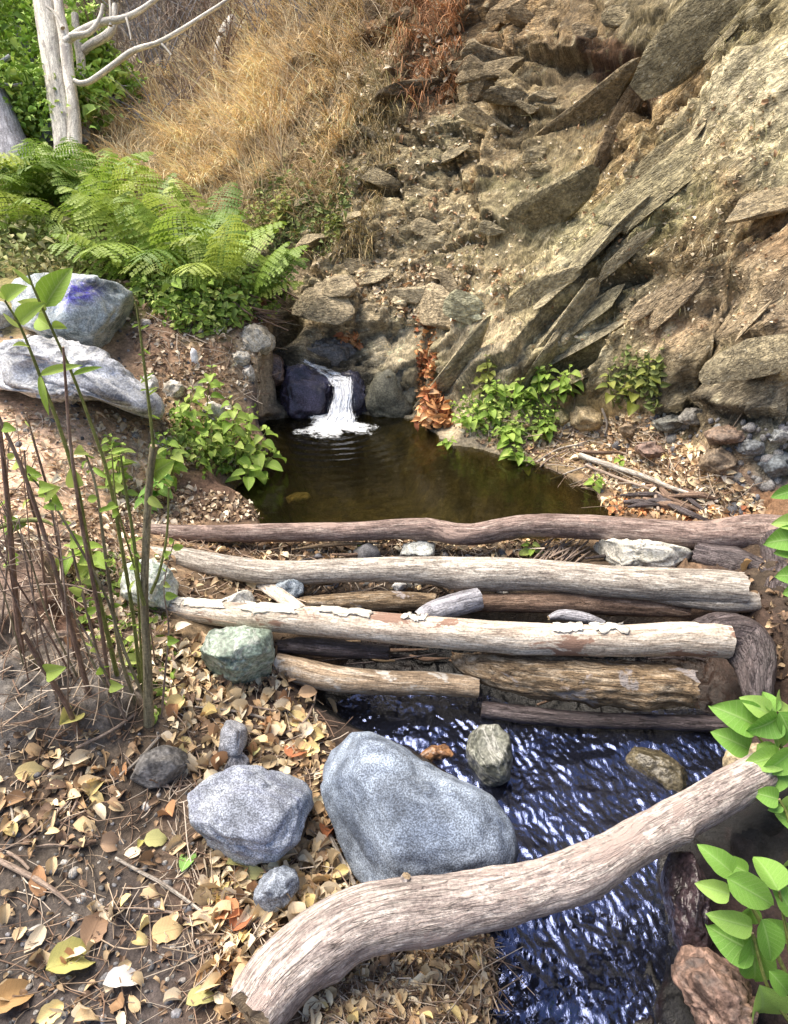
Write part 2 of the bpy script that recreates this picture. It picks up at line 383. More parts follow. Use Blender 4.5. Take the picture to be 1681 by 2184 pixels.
# furrowed earth mound at the left edge, near the camera
mnd = sstep(-10, 70, sd_poly(u1, v1, [(-160, 1150), (60, 1130), (130, 1200), (160, 1340), (290, 1440), (330, 1530), (240, 1590), (60, 1600), (-160, 1600)])) * (D.ravel() > .3)
fur = ev(ridged, isg, F3 * (15, 6, 4) + ev(fbm, isg, F3 * 5, 3, 47)[:, None] * 1.6, 5, 46, .6)
d += mnd * (.045 + .042 * fur + .03 * ev(ridged, isg, F3 * 4, 3, 48))
P1 = F3 + N0.reshape(-1, 3) * d[:, None]

# water bodies: outlines on their own water planes
ZP, ZS = -0.02, -0.20
POOL = [(552, 1125), (545, 1080), (500, 1050), (545, 1000), (575, 960), (590, 925), (600, 898), (640, 880), (700, 878), (800, 888), (890, 893), (905, 915), (960, 948), (1040, 962), (1130, 985), (1200, 1015), (1260, 1050), (1310, 1100), (1320, 1135)]
STREAM = [(1010, 2300), (1035, 2184), (1060, 2080), (1045, 2000), (1060, 1900), (1090, 1840), (1080, 1740), (960, 1650), (880, 1600), (760, 1560), (700, 1510), (690, 1470), (740, 1400), (900, 1380), (1200, 1370), (1480, 1400), (1540, 1480), (1560, 1560),
          (1590, 1680), (1500, 1760), (1400, 1830), (1420, 1950), (1435, 2060), (1400, 2140), (1440, 2300)]
poolw = np.array([atz(a, b, ZP)[:2] for a, b in POOL]); strw = np.array([atz(a, b, ZS)[:2] for a, b in STREAM])
x1, y1 = F3[:, 0], F3[:, 1]
nz = ev(fbm, isg, F3 * 9, 3, 51) * .03
sp_ = sd_poly(x1, y1, poolw) + nz; ss = sd_poly(x1, y1, strw) + nz * .6
pebble, _e = ev(facets, isg, F3 * (16, 16, 16), 61, .8)
def carve(P, s, zw, depth, bank):
    k = sstep(-bank, .02, s)
    target = zw - sstep(0, .22, s) * depth - .012 + .02 * pebble * (s > 0)
    z = P[:, 2]; edge = np.minimum(z, zw + .02 + np.maximum(-s, 0) * 1.2)
    z2 = np.where(s > 0, np.minimum(z, target), np.where(s > -bank, np.minimum(z, zw + .012 + (-s) * (.9 if zw > -.1 else 1.1)) , z))
    P[:, 2] = z2
carve(P1, sp_, ZP, .38, .10); carve(P1, ss, ZS, .09, .16)
# keep the land beside the water above it
dry = (sp_ < -.01) & (sp_ > -.5) & (ss < -.05); P1[:, 2] = np.where(dry & (v1 < 1130) & (v1 > 700), np.maximum(P1[:, 2], ZP + .012 + np.minimum(-sp_ * .2, .05)), P1[:, 2])

# ------------------------------------------------------------------ colours of rock and soil
anchors = [  # px, py, albedo
 (300, 400, (.34, .25, .13)), (500, 250, (.36, .26, .13)), (650, 150, (.34, .25, .13)), (350, 120, (.16, .13, .11)), (450, 30, (.15, .13, .13)), (700, 60, (.2, .16, .08)), (800, 60, (.24, .11, .04)),
 (880, 100, (.17, .09, .035)), (1000, 80, (.17, .10, .04)), (1100, 60, (.25, .15, .06)), (1230, 70, (.27, .18, .09)), (1330, 160, (.13, .05, .02)), (1400, 80, (.2, .17, .09)), (1420, 220, (.3, .2, .09)),
 (1550, 60, (.22, .2, .1)), (1350, 320, (.3, .2, .08)), (1200, 200, (.24, .18, .1)), (1130, 200, (.26, .2, .11)), (920, 200, (.17, .1, .05)), (800, 250, (.2, .16, .08)), (700, 300, (.22, .17, .09)),
 (950, 300, (.22, .2, .12)), (1060, 320, (.36, .27, .15)), (850, 450, (.24, .2, .12)), (950, 500, (.34, .29, .19)), (1200, 380, (.3, .25, .14)), (1150, 450, (.26, .25, .14)), (1280, 400, (.34, .25, .11)),
 (600, 450, (.2, .19, .08)), (700, 500, (.24, .2, .1)), (800, 560, (.34, .28, .18)), (930, 640, (.3, .2, .14)), (1000, 560, (.32, .28, .17)), (700, 620, (.3, .24, .19)), (710, 670, (.42, .35, .26)),
 (830, 650, (.36, .31, .22)), (850, 740, (.5, .46, .38)), (960, 740, (.5, .46, .38)), (1020, 690, (.55, .47, .34)), (820, 860, (.1, .1, .08)), (860, 800, (.18, .18, .13)), (960, 820, (.36, .33, .25)),
 (650, 830, (.07, .06, .08)), (690, 745, (.13, .12, .1)), (780, 830, (.1, .1, .09)), (1100, 640, (.34, .3, .17)), (1250, 520, (.3, .3, .17)), (1330, 620, (.17, .17, .14)), (1400, 450, (.33, .33, .22)),
 (1550, 300, (.38, .36, .26)), (1650, 200, (.4, .4, .32)), (1480, 480, (.26, .27, .13)), (1650, 350, (.36, .36, .26)), (1600, 430, (.28, .2, .11)), (1520, 540, (.2, .14, .07)), (1660, 500, (.22, .13, .07)),
 (1290, 700, (.36, .42, .38)), (1200, 730, (.3, .29, .19)), (1380, 740, (.34, .28, .17)), (1450, 700, (.28, .18, .12)), (1600, 650, (.32, .25, .19)), (1560, 800, (.27, .23, .16)), (1680, 700, (.28, .21, .16)),
 (1450, 880, (.15, .14, .11)), (1600, 900, (.14, .13, .12)), (1650, 960, (.16, .18, .18)), (1450, 960, (.3, .21, .13)), (1550, 1000, (.22, .14, .09)), (1640, 1100, (.16, .1, .06)),
 (1350, 950, (.32, .24, .14)), (1500, 1100, (.2, .14, .09)), (1400, 1080, (.1, .07, .05)), (1250, 900, (.2, .16, .08)),
 (100, 560, (.2, .2, .08)), (100, 480, (.14, .14, .06)), (300, 600, (.12, .13, .05)), (420, 700, (.16, .15, .07)), (520, 660, (.12, .05, .03)), (100, 780, (.38, .29, .21)), (400, 770, (.3, .21, .14)), (550, 720, (.36, .32, .24)),
 (330, 720, (.2, .14, .1)), (100, 930, (.46, .36, .28)), (50, 1050, (.44, .34, .27)), (250, 950, (.4, .31, .22)), (200, 1100, (.34, .26, .19)), (450, 1020, (.12, .08, .06)), (500, 1080, (.1, .07, .05)), (420, 900, (.22, .17, .1)),
 (350, 1090, (.28, .21, .14)), (50, 1280, (.17, .13, .11)), (100, 1400, (.15, .14, .13)), (200, 1480, (.17, .165, .16)), (60, 1520, (.12, .12, .12)), (150, 1330, (.13, .08, .06)),
 (500, 1250, (.12, .09, .06)), (420, 1400, (.14, .11, .07)), (430, 1480, (.06, .045, .035)), (600, 1520, (.07, .05, .04)), (300, 1560, (.08, .065, .05)), (100, 1650, (.045, .035, .028)), (300, 1700, (.05, .042, .036)),
 (150, 1800, (.055, .05, .046)), (400, 1750, (.10, .08, .065)), (100, 2000, (.06, .056, .055)), (300, 2050, (.055, .05, .052)), (500, 1900, (.07, .05, .04)), (200, 2184, (.055, .05, .052)), (500, 2100, (.08, .06, .05)), (850, 2100, (.13, .10, .06)),
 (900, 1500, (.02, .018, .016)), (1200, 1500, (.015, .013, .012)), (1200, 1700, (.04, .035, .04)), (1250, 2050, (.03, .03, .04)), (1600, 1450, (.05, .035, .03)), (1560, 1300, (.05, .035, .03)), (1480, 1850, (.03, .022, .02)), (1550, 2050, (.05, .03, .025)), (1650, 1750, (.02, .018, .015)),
 (800, 1200, (.05, .04, .03)), (1100, 1200, (.05, .04, .03)), (800, 1330, (.025, .018, .015)), (1000, 1400, (.015, .012, .01)), (1300, 1330, (.02, .015, .012)), (700, 1490, (.03, .022, .018)), (1450, 2000, (.02, .015, .014)), (1500, 2150, (.025, .018, .015)), (1650, 1250, (.05, .04, .03))]  # darkest values between the logs put log shade into the soil colour
ax = np.array([[a[0], a[1]] for a in anchors], float); ac = np.array([a[2] for a in anchors])
wj = np.stack([ev(fbm, vis, F3 * 2.2, 4, 71), ev(fbm, vis, F3 * 2.2 + 7, 4, 72)], 1) * 90 + np.stack([ev(fbm, vis, F3 * 9, 3, 73), ev(fbm, vis, F3 * 9 + 7, 3, 74)], 1) * 35
Q = np.stack([np.clip(u1, -600, 2400), np.clip(v1, -500, 2500)], 1) + wj
colr = np.empty((len(F3), 3))
for s in range(0, len(Q), 60000):
    dd = _d2(Q[s:s + 60000], ax) + 300.0; w_ = dd ** -2.2; colr[s:s + 60000] = (w_ @ ac) / w_.sum(1)[:, None]
lum = colr.mean(1)[:, None]; tan_ = lum * np.array([1.17, 1.03, .73]); colr = colr * (1 - .42 * cl[:, None]) + tan_ * .42 * cl[:, None]
# mineral and lichen variation that belongs to the rock
m1 = ev(fbm, isc, Sw * (4, 14, 14), 5, 81); m2 = ev(fbm, isc, F3 * 14, 4, 82); m3 = ev(fbm, isc, F3 * 5 + 40, 4, 83)
k = cl * (0.9 * m1 + .7 * m2)
colr *= (1 + np.clip(k, -.6, 1.0))[:, None]
moss = cl * sstep(.15, .45, m3) * sstep(200, 420, v1) * .32
colr = colr * (1 - moss[:, None]) + np.array([.15, .17, .05]) * moss[:, None]
pale = cl * sstep(.22, .4, ev(fbm, isc, Sw * (9, 24, 24), 4, 84)) * .55
colr = colr * (1 - pale[:, None]) + np.array([.6, .56, .43]) * pale[:, None]
rust = .35 * cl * sstep(.2, .45, ev(fbm, isc, F3 * 2.6 + 80, 4, 85)) * .45 * sstep(700, 400, v1)
colr = colr * (1 - rust[:, None]) + np.array([.3, .15, .05]) * rust[:, None]
gr = (1 - cl) * sstep(.15, .5, ev(fbm, isg, F3 * 30, 3, 86)) * .5
colr *= (1 + gr)[:, None]
wet = np.maximum(sstep(-.12, -.01, ss), sstep(-.05, .0, sp_) * (v1 > 700))
wet = np.maximum(wet, np.exp(-(((u1 - 720) / 110) ** 2 + ((v1 - 830) / 75) ** 2) ** 2) * .8) * (D.ravel() > .3)
def blot(px, py, rx, ry, f):
    global colr
    w_ = np.exp(-(((u1 - px) / rx) ** 2 + ((v1 - py) / ry) ** 2) ** 2) * (D.ravel() > .3); colr *= (1 - (1 - f) * w_)[:, None]
blot(650, 835, 62, 60, .3); blot(835, 850, 70, 45, .4); blot(720, 760, 65, 32, .5); blot(600, 740, 45, 60, .35); blot(1450, 910, 70, 30, .6)   # wet dark rock round the fall; darker crevice and right cliff foot
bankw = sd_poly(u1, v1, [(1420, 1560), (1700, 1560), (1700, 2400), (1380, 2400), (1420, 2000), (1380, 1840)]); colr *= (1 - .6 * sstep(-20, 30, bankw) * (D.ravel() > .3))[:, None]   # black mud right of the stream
mud_shade_w = sd_poly(u1, v1, [(620, 1390), (1000, 1380), (1500, 1390), (1600, 1420), (1640, 1560), (1100, 1570), (740, 1540), (640, 1480)]); colr *= (1 - .88 * sstep(-20, 30, mud_shade_w) * (D.ravel() > .3))[:, None]  # dark mud under the logs, with their shade put into its colour
path_ = sd_poly(u1, v1, [(-100, 860), (200, 860), (330, 930), (400, 1000), (330, 1120), (150, 1150), (-100, 1160)]); colr *= (1 + .35 * sstep(-30, 40, path_) * (D.ravel() > .3))[:, None]
bed = (sp_ > 0) & (v1 > 850); colr[bed] = colr[bed] * .3 + (np.array([.13, .12, .062]) * (1 + .9 * pebble[bed])[:, None]) * .7
colr[(ss > 0)] *= .6
colr *= (1 - .35 * wet)[:, None]
colr *= 1 + cl[:, None] * (np.array([1.3, 1.2, .96]) - 1)
colr *= 1 + (1 - cl)[:, None] * (np.array([1.15, 1.05, .95]) - 1)
g_ = colr.mean(1)[:, None]; colr += cl[:, None] * .18 * (g_ * np.array([1.08, 1.0, .84]) - colr)
colr *= (1 + mnd * np.clip(.55 * fur, -.5, .9) - .3 * mnd)[:, None]
colr = np.clip(colr, .01, .8)

faces = grid_faces(NR, NC, True)
fc = cl.reshape(-1)[faces].mean(1) > .5
M_ground = m_terrain('soil_material', .55); M_cliff = m_terrain('rock_material', .75, True)
M_bed = m_terrain('stream_bed_material', .4)
ssf = (ss.reshape(-1)[faces].mean(1) > -.02) & ~fc
STA = np.where(right_w[:, None] > .5, Sw, Fw * (2.4, 2.4, 1.2)) if False else (np.stack([P1 @ along, P1 @ across, P1 @ third], 1) + warp * .4) * right_w[:, None] + ((P1 + warp * .5) * np.array([1.1, .8, 1.3])) * (1 - right_w[:, None])
def submesh(name, sel, mat):
    f = faces[sel]; used = np.unique(f); re = np.full(len(P1), -1); re[used] = np.arange(len(used))
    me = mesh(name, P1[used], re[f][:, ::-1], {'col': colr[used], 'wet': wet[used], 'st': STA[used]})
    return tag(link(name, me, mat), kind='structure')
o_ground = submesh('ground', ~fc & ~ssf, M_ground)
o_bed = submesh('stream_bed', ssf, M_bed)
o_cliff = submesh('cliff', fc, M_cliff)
bpy.context.view_layer.update()
LAND = (o_ground, o_bed, o_cliff)
def hit(px, py, objs=LAND):
    o = Vector(CAM); v = Vector(raydir(px, py)); best = None
    for t in objs:
        ok, loc, n, _i = t.ray_cast(o, v)
        if ok:
            dist = (loc - o).length
            if best is None or dist < best[0]: best = (dist, loc.copy(), n.copy())
    if best is None: return None
    n = best[2]
    if n.dot(v) > 0: n = -n
    return best[1], n
def down(x, y, z=20):
    best = None
    for t in LAND:
        ok, loc, n, _i = t.ray_cast(Vector((x, y, z)), Vector((0, 0, -1)))
        if ok and (best is None or loc.z > best[0].z): best = (loc.copy(), n.copy())
    return best
def depth_of(p): return float((p[1]) * cp - (p[2] - 1.5) * sp)
# ------------------------------------------------------------------ shape builders
def catmull(P, n):
    P = np.asarray(P, float); m = len(P) - 1
    Q = np.vstack([2 * P[0] - P[1], P, 2 * P[-1] - P[-2]]); out = []
    t = np.linspace(0, m, n); k = np.minimum(t.astype(int), m - 1); f = (t - k)[:, None]
    a, b, c, e = Q[k], Q[k + 1], Q[k + 2], Q[k + 3]
    return .5 * (2 * b + (c - a) * f + (2 * a - 5 * b + 4 * c - e) * f ** 2 + (3 * b - 3 * c + e - a) * f ** 3)
def tube(P, rad, n=40, seg=20, bark=0.0, ov=0.0, seed=0, jag=0.0, caps=True, knots=(), fs=1.0, hollow=0):
    """P control points, rad radii -> verts, faces, attributes lc (unrolled coords) and cap"""
    X = catmull(np.c_[np.asarray(P, float), np.asarray(rad, float)], n); C, r = X[:, :3], X[:, 3]
    T = np.gradient(C, axis=0); T /= np.linalg.norm(T, axis=1)[:, None]
    up = np.array([0, 0, 1.0]) if abs(T[0, 2]) < .9 else np.array([1.0, 0, 0])
    A = []; a = np.cross(T[0], up); a /= np.linalg.norm(a)
    for k in range(n):
        a = a - T[k] * (a @ T[k]); a /= np.linalg.norm(a); A.append(a)
    A = np.array(A); B = np.cross(T, A)
    L = np.r_[0, np.cumsum(np.linalg.norm(np.diff(C, axis=0), axis=1))]
    th = np.linspace(0, 2 * np.pi, seg, endpoint=False)
    ct, st = np.cos(th)[None, :, None], np.sin(th)[None, :, None]
    D_ = A[:, None, :] * ct + B[:, None, :] * st
    lc = np.stack([np.cos(th)[None] * r[:, None], np.sin(th)[None] * r[:, None], np.repeat(L[:, None], seg, 1)], -1)
    rs = np.repeat(r[:, None], seg, 1)
    q = lc.reshape(-1, 3) + seed * 3.7
    if ov: rs = rs * (1 + ov * fbm(q * (6, 6, 2.5), 3, seed).reshape(n, seg) * 1.6)
    if bark: rs = rs + bark * (ridged(q * (34 * fs, 34 * fs, 7 * fs), 3, seed + 3).reshape(n, seg) + .8 * fbm(q * (60 * fs, 60 * fs, 30 * fs), 3, seed + 5).reshape(n, seg))
    for (kl, kt, kr, kh) in knots:     # position along 0..1, angle, size, height
        dl = (L[:, None] - kl * L[-1]) / kr; dt = (np.angle(np.exp(1j * (th[None, :] - kt))) * r[:, None]) / kr
        rs = rs + kh * np.exp(-(dl ** 2 + dt ** 2))
    V = C[:, None, :] + D_ * rs[..., None]
    if jag:
        ang = np.stack([np.cos(th), np.sin(th), th * 0], 1) * 2.2
        V[0] -= T[0] * (jag * fbm(ang + seed, 3, 1, .7)[:, None]); V[-1] += T[-1] * (jag * fbm(ang + 9 + seed, 3, 2, .7)[:, None])
    V = V.reshape(-1, 3); F = [grid_faces(n, seg, True)[:, ::-1]]; lc = lc.reshape(-1, 3); cap = np.zeros(len(V))
    if caps:
        for end, ring in ((0, 0), (1, n - 1)):
            base = len(V); rv = V[ring * seg:(ring + 1) * seg]; c = rv.mean(0); rl = lc[ring * seg:(ring + 1) * seg]
            fr = (1.0, .8, .55, .28, .05); VV = []; LL = []
            dirn = T[ring] * (1 if end else -1)
            for f in fr:
                dep = -hollow * (1 - f) * r[ring] if hollow else 0
                VV.append(c + (rv - c) * (f ** (.35 if hollow and f > .5 else 1)) + dirn * (dep + (1 - f) * .12 * r[ring] * (0 if hollow else 1)))
                LL.append(rl * (f, f, 1))
            V = np.vstack([V] + VV); lc = np.vstack([lc] + LL); cap = np.r_[cap, np.ones(seg * 5)]
            g = grid_faces(5, seg, True) + base
            F.append(g if end == 0 else g[:, ::-1])
            j = np.arange(seg); F_last = base + 4 * seg
            tri = np.stack([np.full(seg - 2, F_last), F_last + np.arange(1, seg - 1), F_last + np.arange(2, seg)], 1)
            F.append(tri if end else tri[:, ::-1])
    return V, F, {'lc': lc, 'cap': cap}
def join(parts):
    """parts: list of (V, F list, attrs) -> one"""
    Vs, Fs, at, o = [], [], {}, 0
    for V, F, A in parts:
        Vs.append(V); F = F if isinstance(F, list) else [F]
        for f in F: Fs.append(f + o)
        for k, v in A.items(): at.setdefault(k, []).append(v)
        o += len(V)
    tri = [f for f in Fs if f.shape[1] == 3]; qd = [f for f in Fs if f.shape[1] == 4]
    F = ([np.concatenate(qd)] if qd else []) + ([np.concatenate(tri)] if tri else [])
    return np.concatenate(Vs), F, {k: np.concatenate(v) for k, v in at.items()}
def zpath(pts):        # (px, py, radius in px, z) -> world centres and radii
    C = [atz(a, b, z) for a, b, r, z in pts]; return C, [r * depth_of(c) / FPX for c, (a, b, r, z) in zip(C, pts)]
def dpath(pts):        # (px, py, radius in px, depth)
    C = [atd(a, b, d) for a, b, r, d in pts]; return C, [r * d / FPX for a, b, r, d in pts]

_ico = {}
def ico(level):
    if level not in _ico:
        import bmesh
        bm = bmesh.new(); bmesh.ops.create_icosphere(bm, subdivisions=level, radius=1)
        bm.verts.ensure_lookup_table()
        _ico[level] = (np.array([v.co[:] for v in bm.verts]), np.array([[v.index for v in f.verts] for f in bm.faces])); bm.free()
    return _ico[level]
def rock(name, label, outline, mat, thick=.5, c1=(.3, .3, .3), c2=(.4, .4, .4), fac=.06, fine=.012, seed=0, level=5, boxy=.75, paint=None, depth=None, cat='rock', group=None, sink=0.0, strat=None, parent=None, cuts=6):
    o2 = np.array(outline, float); cx, cy_ = (o2.max(0) + o2.min(0)) / 2
    if depth is None:
        h = hit(cx, o2[:, 1].max() - 4); d = depth_of(h[0])
        ht = hit(cx, o2[:, 1].min() + 4); dt = depth_of(ht[0])
    else: d = dt = depth
    wpx = np.ptp(o2[:, 0]); hpx = np.ptp(o2[:, 1]); size = .5 * (wpx + hpx) / 2 * d / FPX
    T = size * thick * 2; Tb = float(np.clip(dt - d + .3 * T, T, 2.4 * size))
    S_, F = ico(level); th = np.arctan2(S_[:, 1], S_[:, 0]); rho = np.hypot(S_[:, 0], S_[:, 1])
    # outline radius by direction
    ang = np.arctan2(-(o2[:, 1] - cy_), o2[:, 0] - cx); 
    tt = np.linspace(-np.pi, np.pi, 361); Rr = np.zeros(361)
    n = len(o2)
    for k in range(n):
        a, b = o2[k] - (cx, cy_), o2[(k + 1) % n] - (cx, cy_); a = a * (1, -1); b = b * (1, -1)
        for i_, t_ in enumerate(tt):
            e = np.array([math.cos(t_), math.sin(t_)]); den = e[0] * (b - a)[1] - e[1] * (b - a)[0]
            if abs(den) < 1e-9: continue
            rr_ = (a[0] * (b - a)[1] - a[1] * (b - a)[0]) / den; s_ = (a[0] * e[1] - a[1] * e[0]) / den
            if rr_ > 0 and -1e-6 <= s_ <= 1 + 1e-6: Rr[i_] = max(Rr[i_], rr_)
    kk = np.ones(5) / 5; Rr = np.convolve(np.r_[Rr[-3:-1], Rr, Rr[1:3]], kk, 'valid')
    Rv = np.interp(th, tt, Rr) * d / FPX
    right = np.array([1.0, 0, 0]); view = raydir(cx, cy_); view /= np.linalg.norm(view)
    upv = np.cross(right, view); upv /= np.linalg.norm(upv); right = np.cross(view, upv)
    z = S_[:, 2]; r_ = rho ** boxy; zz = np.sign(z) * np.abs(z) ** (boxy + .1)
    C = atd(cx, cy_, d + sink)
    P = C + right[None] * (Rv * r_ * np.cos(th))[:, None] + upv[None] * (Rv * r_ * np.sin(th))[:, None] - view[None] * (np.where(zz > 0, T, Tb) * zz)[:, None]
    rc = np.random.default_rng(seed + 100); W = P - C
    for _ in range(cuts):
        nn = -view * rc.uniform(.35, 1.0) + right * rc.normal() * .8 + upv * rc.normal() * .8; nn /= np.linalg.norm(nn)
        pr = W @ nn; hq = pr.max() * rc.uniform(.6, .86); W = W - nn[None] * (np.maximum(pr - hq, 0) * .93)[:, None]
    P = C + W
    q = S_ * 1.0
    h1, e1_ = facets(q * 1.6 + seed * 1.37, seed % 50, 1.2); h2, e2_ = facets(q * 3.6 + seed, 7 + seed % 40, 1.2)
    wp = P + seed
    di = size * (fac * 1.6 * h1 * np.abs(z) ** .5 + fac * .6 * h2 + fac * .5 * fbm(q * 2.2 + seed, 4, 5)) + size * fine * ridged(q * 9 + seed, 4, 6) 
    if strat: di = di + size * strat * ridged((q @ np.array([[.8, .5, -.3], [-.5, .8, .2], [.3, .2, .9]])) * (1.5, 9, 4) + seed, 4, 9)
    P = P + (P - C) / (np.linalg.norm(P - C, axis=1)[:, None] + 1e-9) * di[:, None]
    m = sstep(-.25, .35, fbm(q * 2.4 + seed * 2, 5, 12, .6) + .25 * ridged(q * (2, 9, 4) + seed, 3, 14))[:, None]
    col = np.array(c1) * (1 - m) + np.array(c2) * m
    if paint:
        u_, v_, _ = proj(P)
        for (ppx, ppy, rx, ry, pc, a_) in paint:
            w = np.exp(-(((u_ - ppx) / rx) ** 2 + ((v_ - ppy) / ry) ** 2) ** 1.5) * a_ * sstep(-.35, .15, fbm(q * 9 + 3, 3, 15)) * (z > 0)
            col = col * (1 - w[:, None]) + np.array(pc) * w[:, None]
    me = mesh(name, P - C, F, {'col': col})
    ob = link(name, me, mat, parent, C)
    return tag(ob, label, cat, group)

# leaf template: u across, v along; returns V (base at origin, tip at +y, up +z), F, lf
def leaf(nl=6, w=.5, fold=.25, curl=.3, twist=0, rag=0.0, point=1.0, seed=0, nw=2, wide_at=.4):
    v = np.linspace(0, 1, nl + 1); prof = np.sin(np.pi * v ** (math.log(.5) / math.log(wide_at))) ** (.75 * point) ; prof[0] = .02; prof[-1] = .0
    u = np.linspace(-1, 1, 2 * nw + 1); V = []; LF = []; r_ = np.random.default_rng(seed)
    ang = 0.0; y = z = 0.0
    for i, vv in enumerate(v):
        if i: ang -= curl * 1.6 / nl * (1 + r_.normal() * rag); y += math.cos(ang) / nl; z += math.sin(ang) / nl
        for uu in u:
            hw = prof[i] * w * .5 * (1 + r_.normal() * rag * .4)
            x = uu * hw; zz = z + abs(uu) * hw * fold * 2 + (uu ** 2) * hw * curl * .6 + r_.normal() * rag * .05
            zz += uu * twist * vv * w * .4
            V.append((x, y, zz)); LF.append((uu, vv, 0))
    return np.array(V), grid_faces(nl + 1, 2 * nw + 1), np.array(LF)
def spread(tmpl, mats, cols=None):
    """many copies of a template in one mesh; mats (n,3,4) -> V, F, attrs"""
    V, F, LF = tmpl; n = len(mats); M = np.asarray(mats)
    W = np.einsum('nij,vj->nvi', M[:, :, :3], V) + M[:, None, :, 3]
    FF = (F[None] + (np.arange(n) * len(V))[:, None, None]).reshape(-1, F.shape[1])
    A = {'lf': np.tile(LF, (n, 1))}
    if cols is not None: A['col'] = np.repeat(np.asarray(cols), len(V), 0)
    return W.reshape(-1, 3), FF, A
def frame(n, yaw, tilt=(0, 0)):
    """rotation with z along n, y in the yaw direction"""
    n = np.asarray(n, float); n = n + np.array([tilt[0], tilt[1], 0]); n /= np.linalg.norm(n)
    y = np.array([math.cos(yaw), math.sin(yaw), 0]); y = y - n * (y @ n); y /= np.linalg.norm(y) + 1e-9
    x = np.cross(y, n); return np.stack([x, y, n], 1)
def mat4(Rm, loc, s=1.0):
    M = Matrix.Identity(4)
    for i in range(3):
        for j in range(3): M[i][j] = float(Rm[i][j]) * (s if np.isscalar(s) else s[j])
        M[i][3] = float(loc[i])
    return M

# ------------------------------------------------------------------ materials of things
def m_stone(name, speck=180, amt=.8, rough=.75, bs=.4, vein=0.0, dist=.004):
    t = NT(name); a = t.attr('col'); p = t.pos()
    n1 = t.noise(p, speck, 2, .5); n2 = t.noise(p, 28, 5, .6); n3 = t.noise(p, speck * 2.2, 1, .5)
    c = t.mix(amt, a.outputs['Color'], t.ramp(n1, [(.36, .35), (.5, 1.0), (.62, 1.9)]), 'MULTIPLY')
    c = t.mix(.8, c, t.ramp(n2, [(.3, .65), (.7, 1.35)]), 'MULTIPLY'); c = t.mix(.8, c, t.ramp(t.noise(p, 7, 5, .65, .5), [(.34, .5), (.55, 1.05), (.7, 1.35)]), 'MULTIPLY')
    if vein:
        w = t.ramp(t.math('ABSOLUTE', t.math('SUBTRACT', t.noise(t.scale(p, (9, 4, 14)), 1.0, 5, .6, 1.2), .5)), [(0, 1.0), (.035, .0)])
        c = t.mix(t.math('MULTIPLY', w, vein), c, (.62, .62, .58))
    h = t.math('ADD', t.math('MULTIPLY', n1, .5), t.math('ADD', n2, t.math('MULTIPLY', n3, .3)))
    return t.done(c, rough, t.bump(h, bs, dist * 2), .4)
def m_wood(name, dark, mid, light, grain=1.0, bs=.5, rough=.8, patch=None, capc=(.34, .26, .17), wet=0):
    t = NT(name); lc = t.attr('lc').outputs['Vector']; cp_ = t.attr('cap').outputs['Fac']; p = t.pos()
    g = t.noise(t.scale(lc, (75 * grain, 75 * grain, 9 * grain)), 1.0, 8, .7, .8)
    g2 = t.noise(t.scale(lc, (240, 240, 30)), 1.0, 4, .65, .3)
    ck = t.ramp(t.math('ABSOLUTE', t.math('SUBTRACT', t.noise(t.scale(lc, (70, 70, 5)), 1.0, 3, .55, .5), .5)), [(0, 0.0), (.022, 1.0)])
    sp = t.noise(p, 130, 3, .7)
    b = t.noise(t.scale(lc, (9, 9, 3.5)), 1.0, 4, .6)
    c = t.ramp(g, [(.32, dark), (.5, mid), (.68, light)])
    c = t.mix(.75, c, t.ramp(b, [(.3, .6), (.7, 1.4)]), 'MULTIPLY'); c = t.mix(.7, c, t.ramp(g2, [(.32, .5), (.6, 1.25)]), 'MULTIPLY')
    c = t.mix(.75, c, t.ramp(ck, [(0, .35), (1, 1.0)]), 'MULTIPLY'); c = t.mix(.6, c, t.ramp(sp, [(.34, .5), (.6, 1.25)]), 'MULTIPLY')
    if patch:
        pn = t.noise(t.scale(lc, (11, 11, 6)), 1.0, 5, .65, .4); c = t.mix(t.ramp(pn, [(.56, 0.0), (.6, 1.0)]), c, patch)
    ring = t.n('ShaderNodeTexWave', wave_type='RINGS', rings_direction='Z'); t.l(lc, ring.inputs['Vector']); ring.inputs['Scale'].default_value = 60; ring.inputs['Distortion'].default_value = 3
    cc = t.mix(t.math('MULTIPLY', ring.outputs[1], .5), capc, tuple(x * .5 for x in capc))
    c = t.mix(cp_, c, cc)
    h = t.math('ADD', t.math('ADD', g, t.math('MULTIPLY', ck, .5)), t.math('MULTIPLY', t.math('ADD', g2, sp), .6))
    return t.done(c, rough, t.bump(h, bs, .009), .35 + wet)
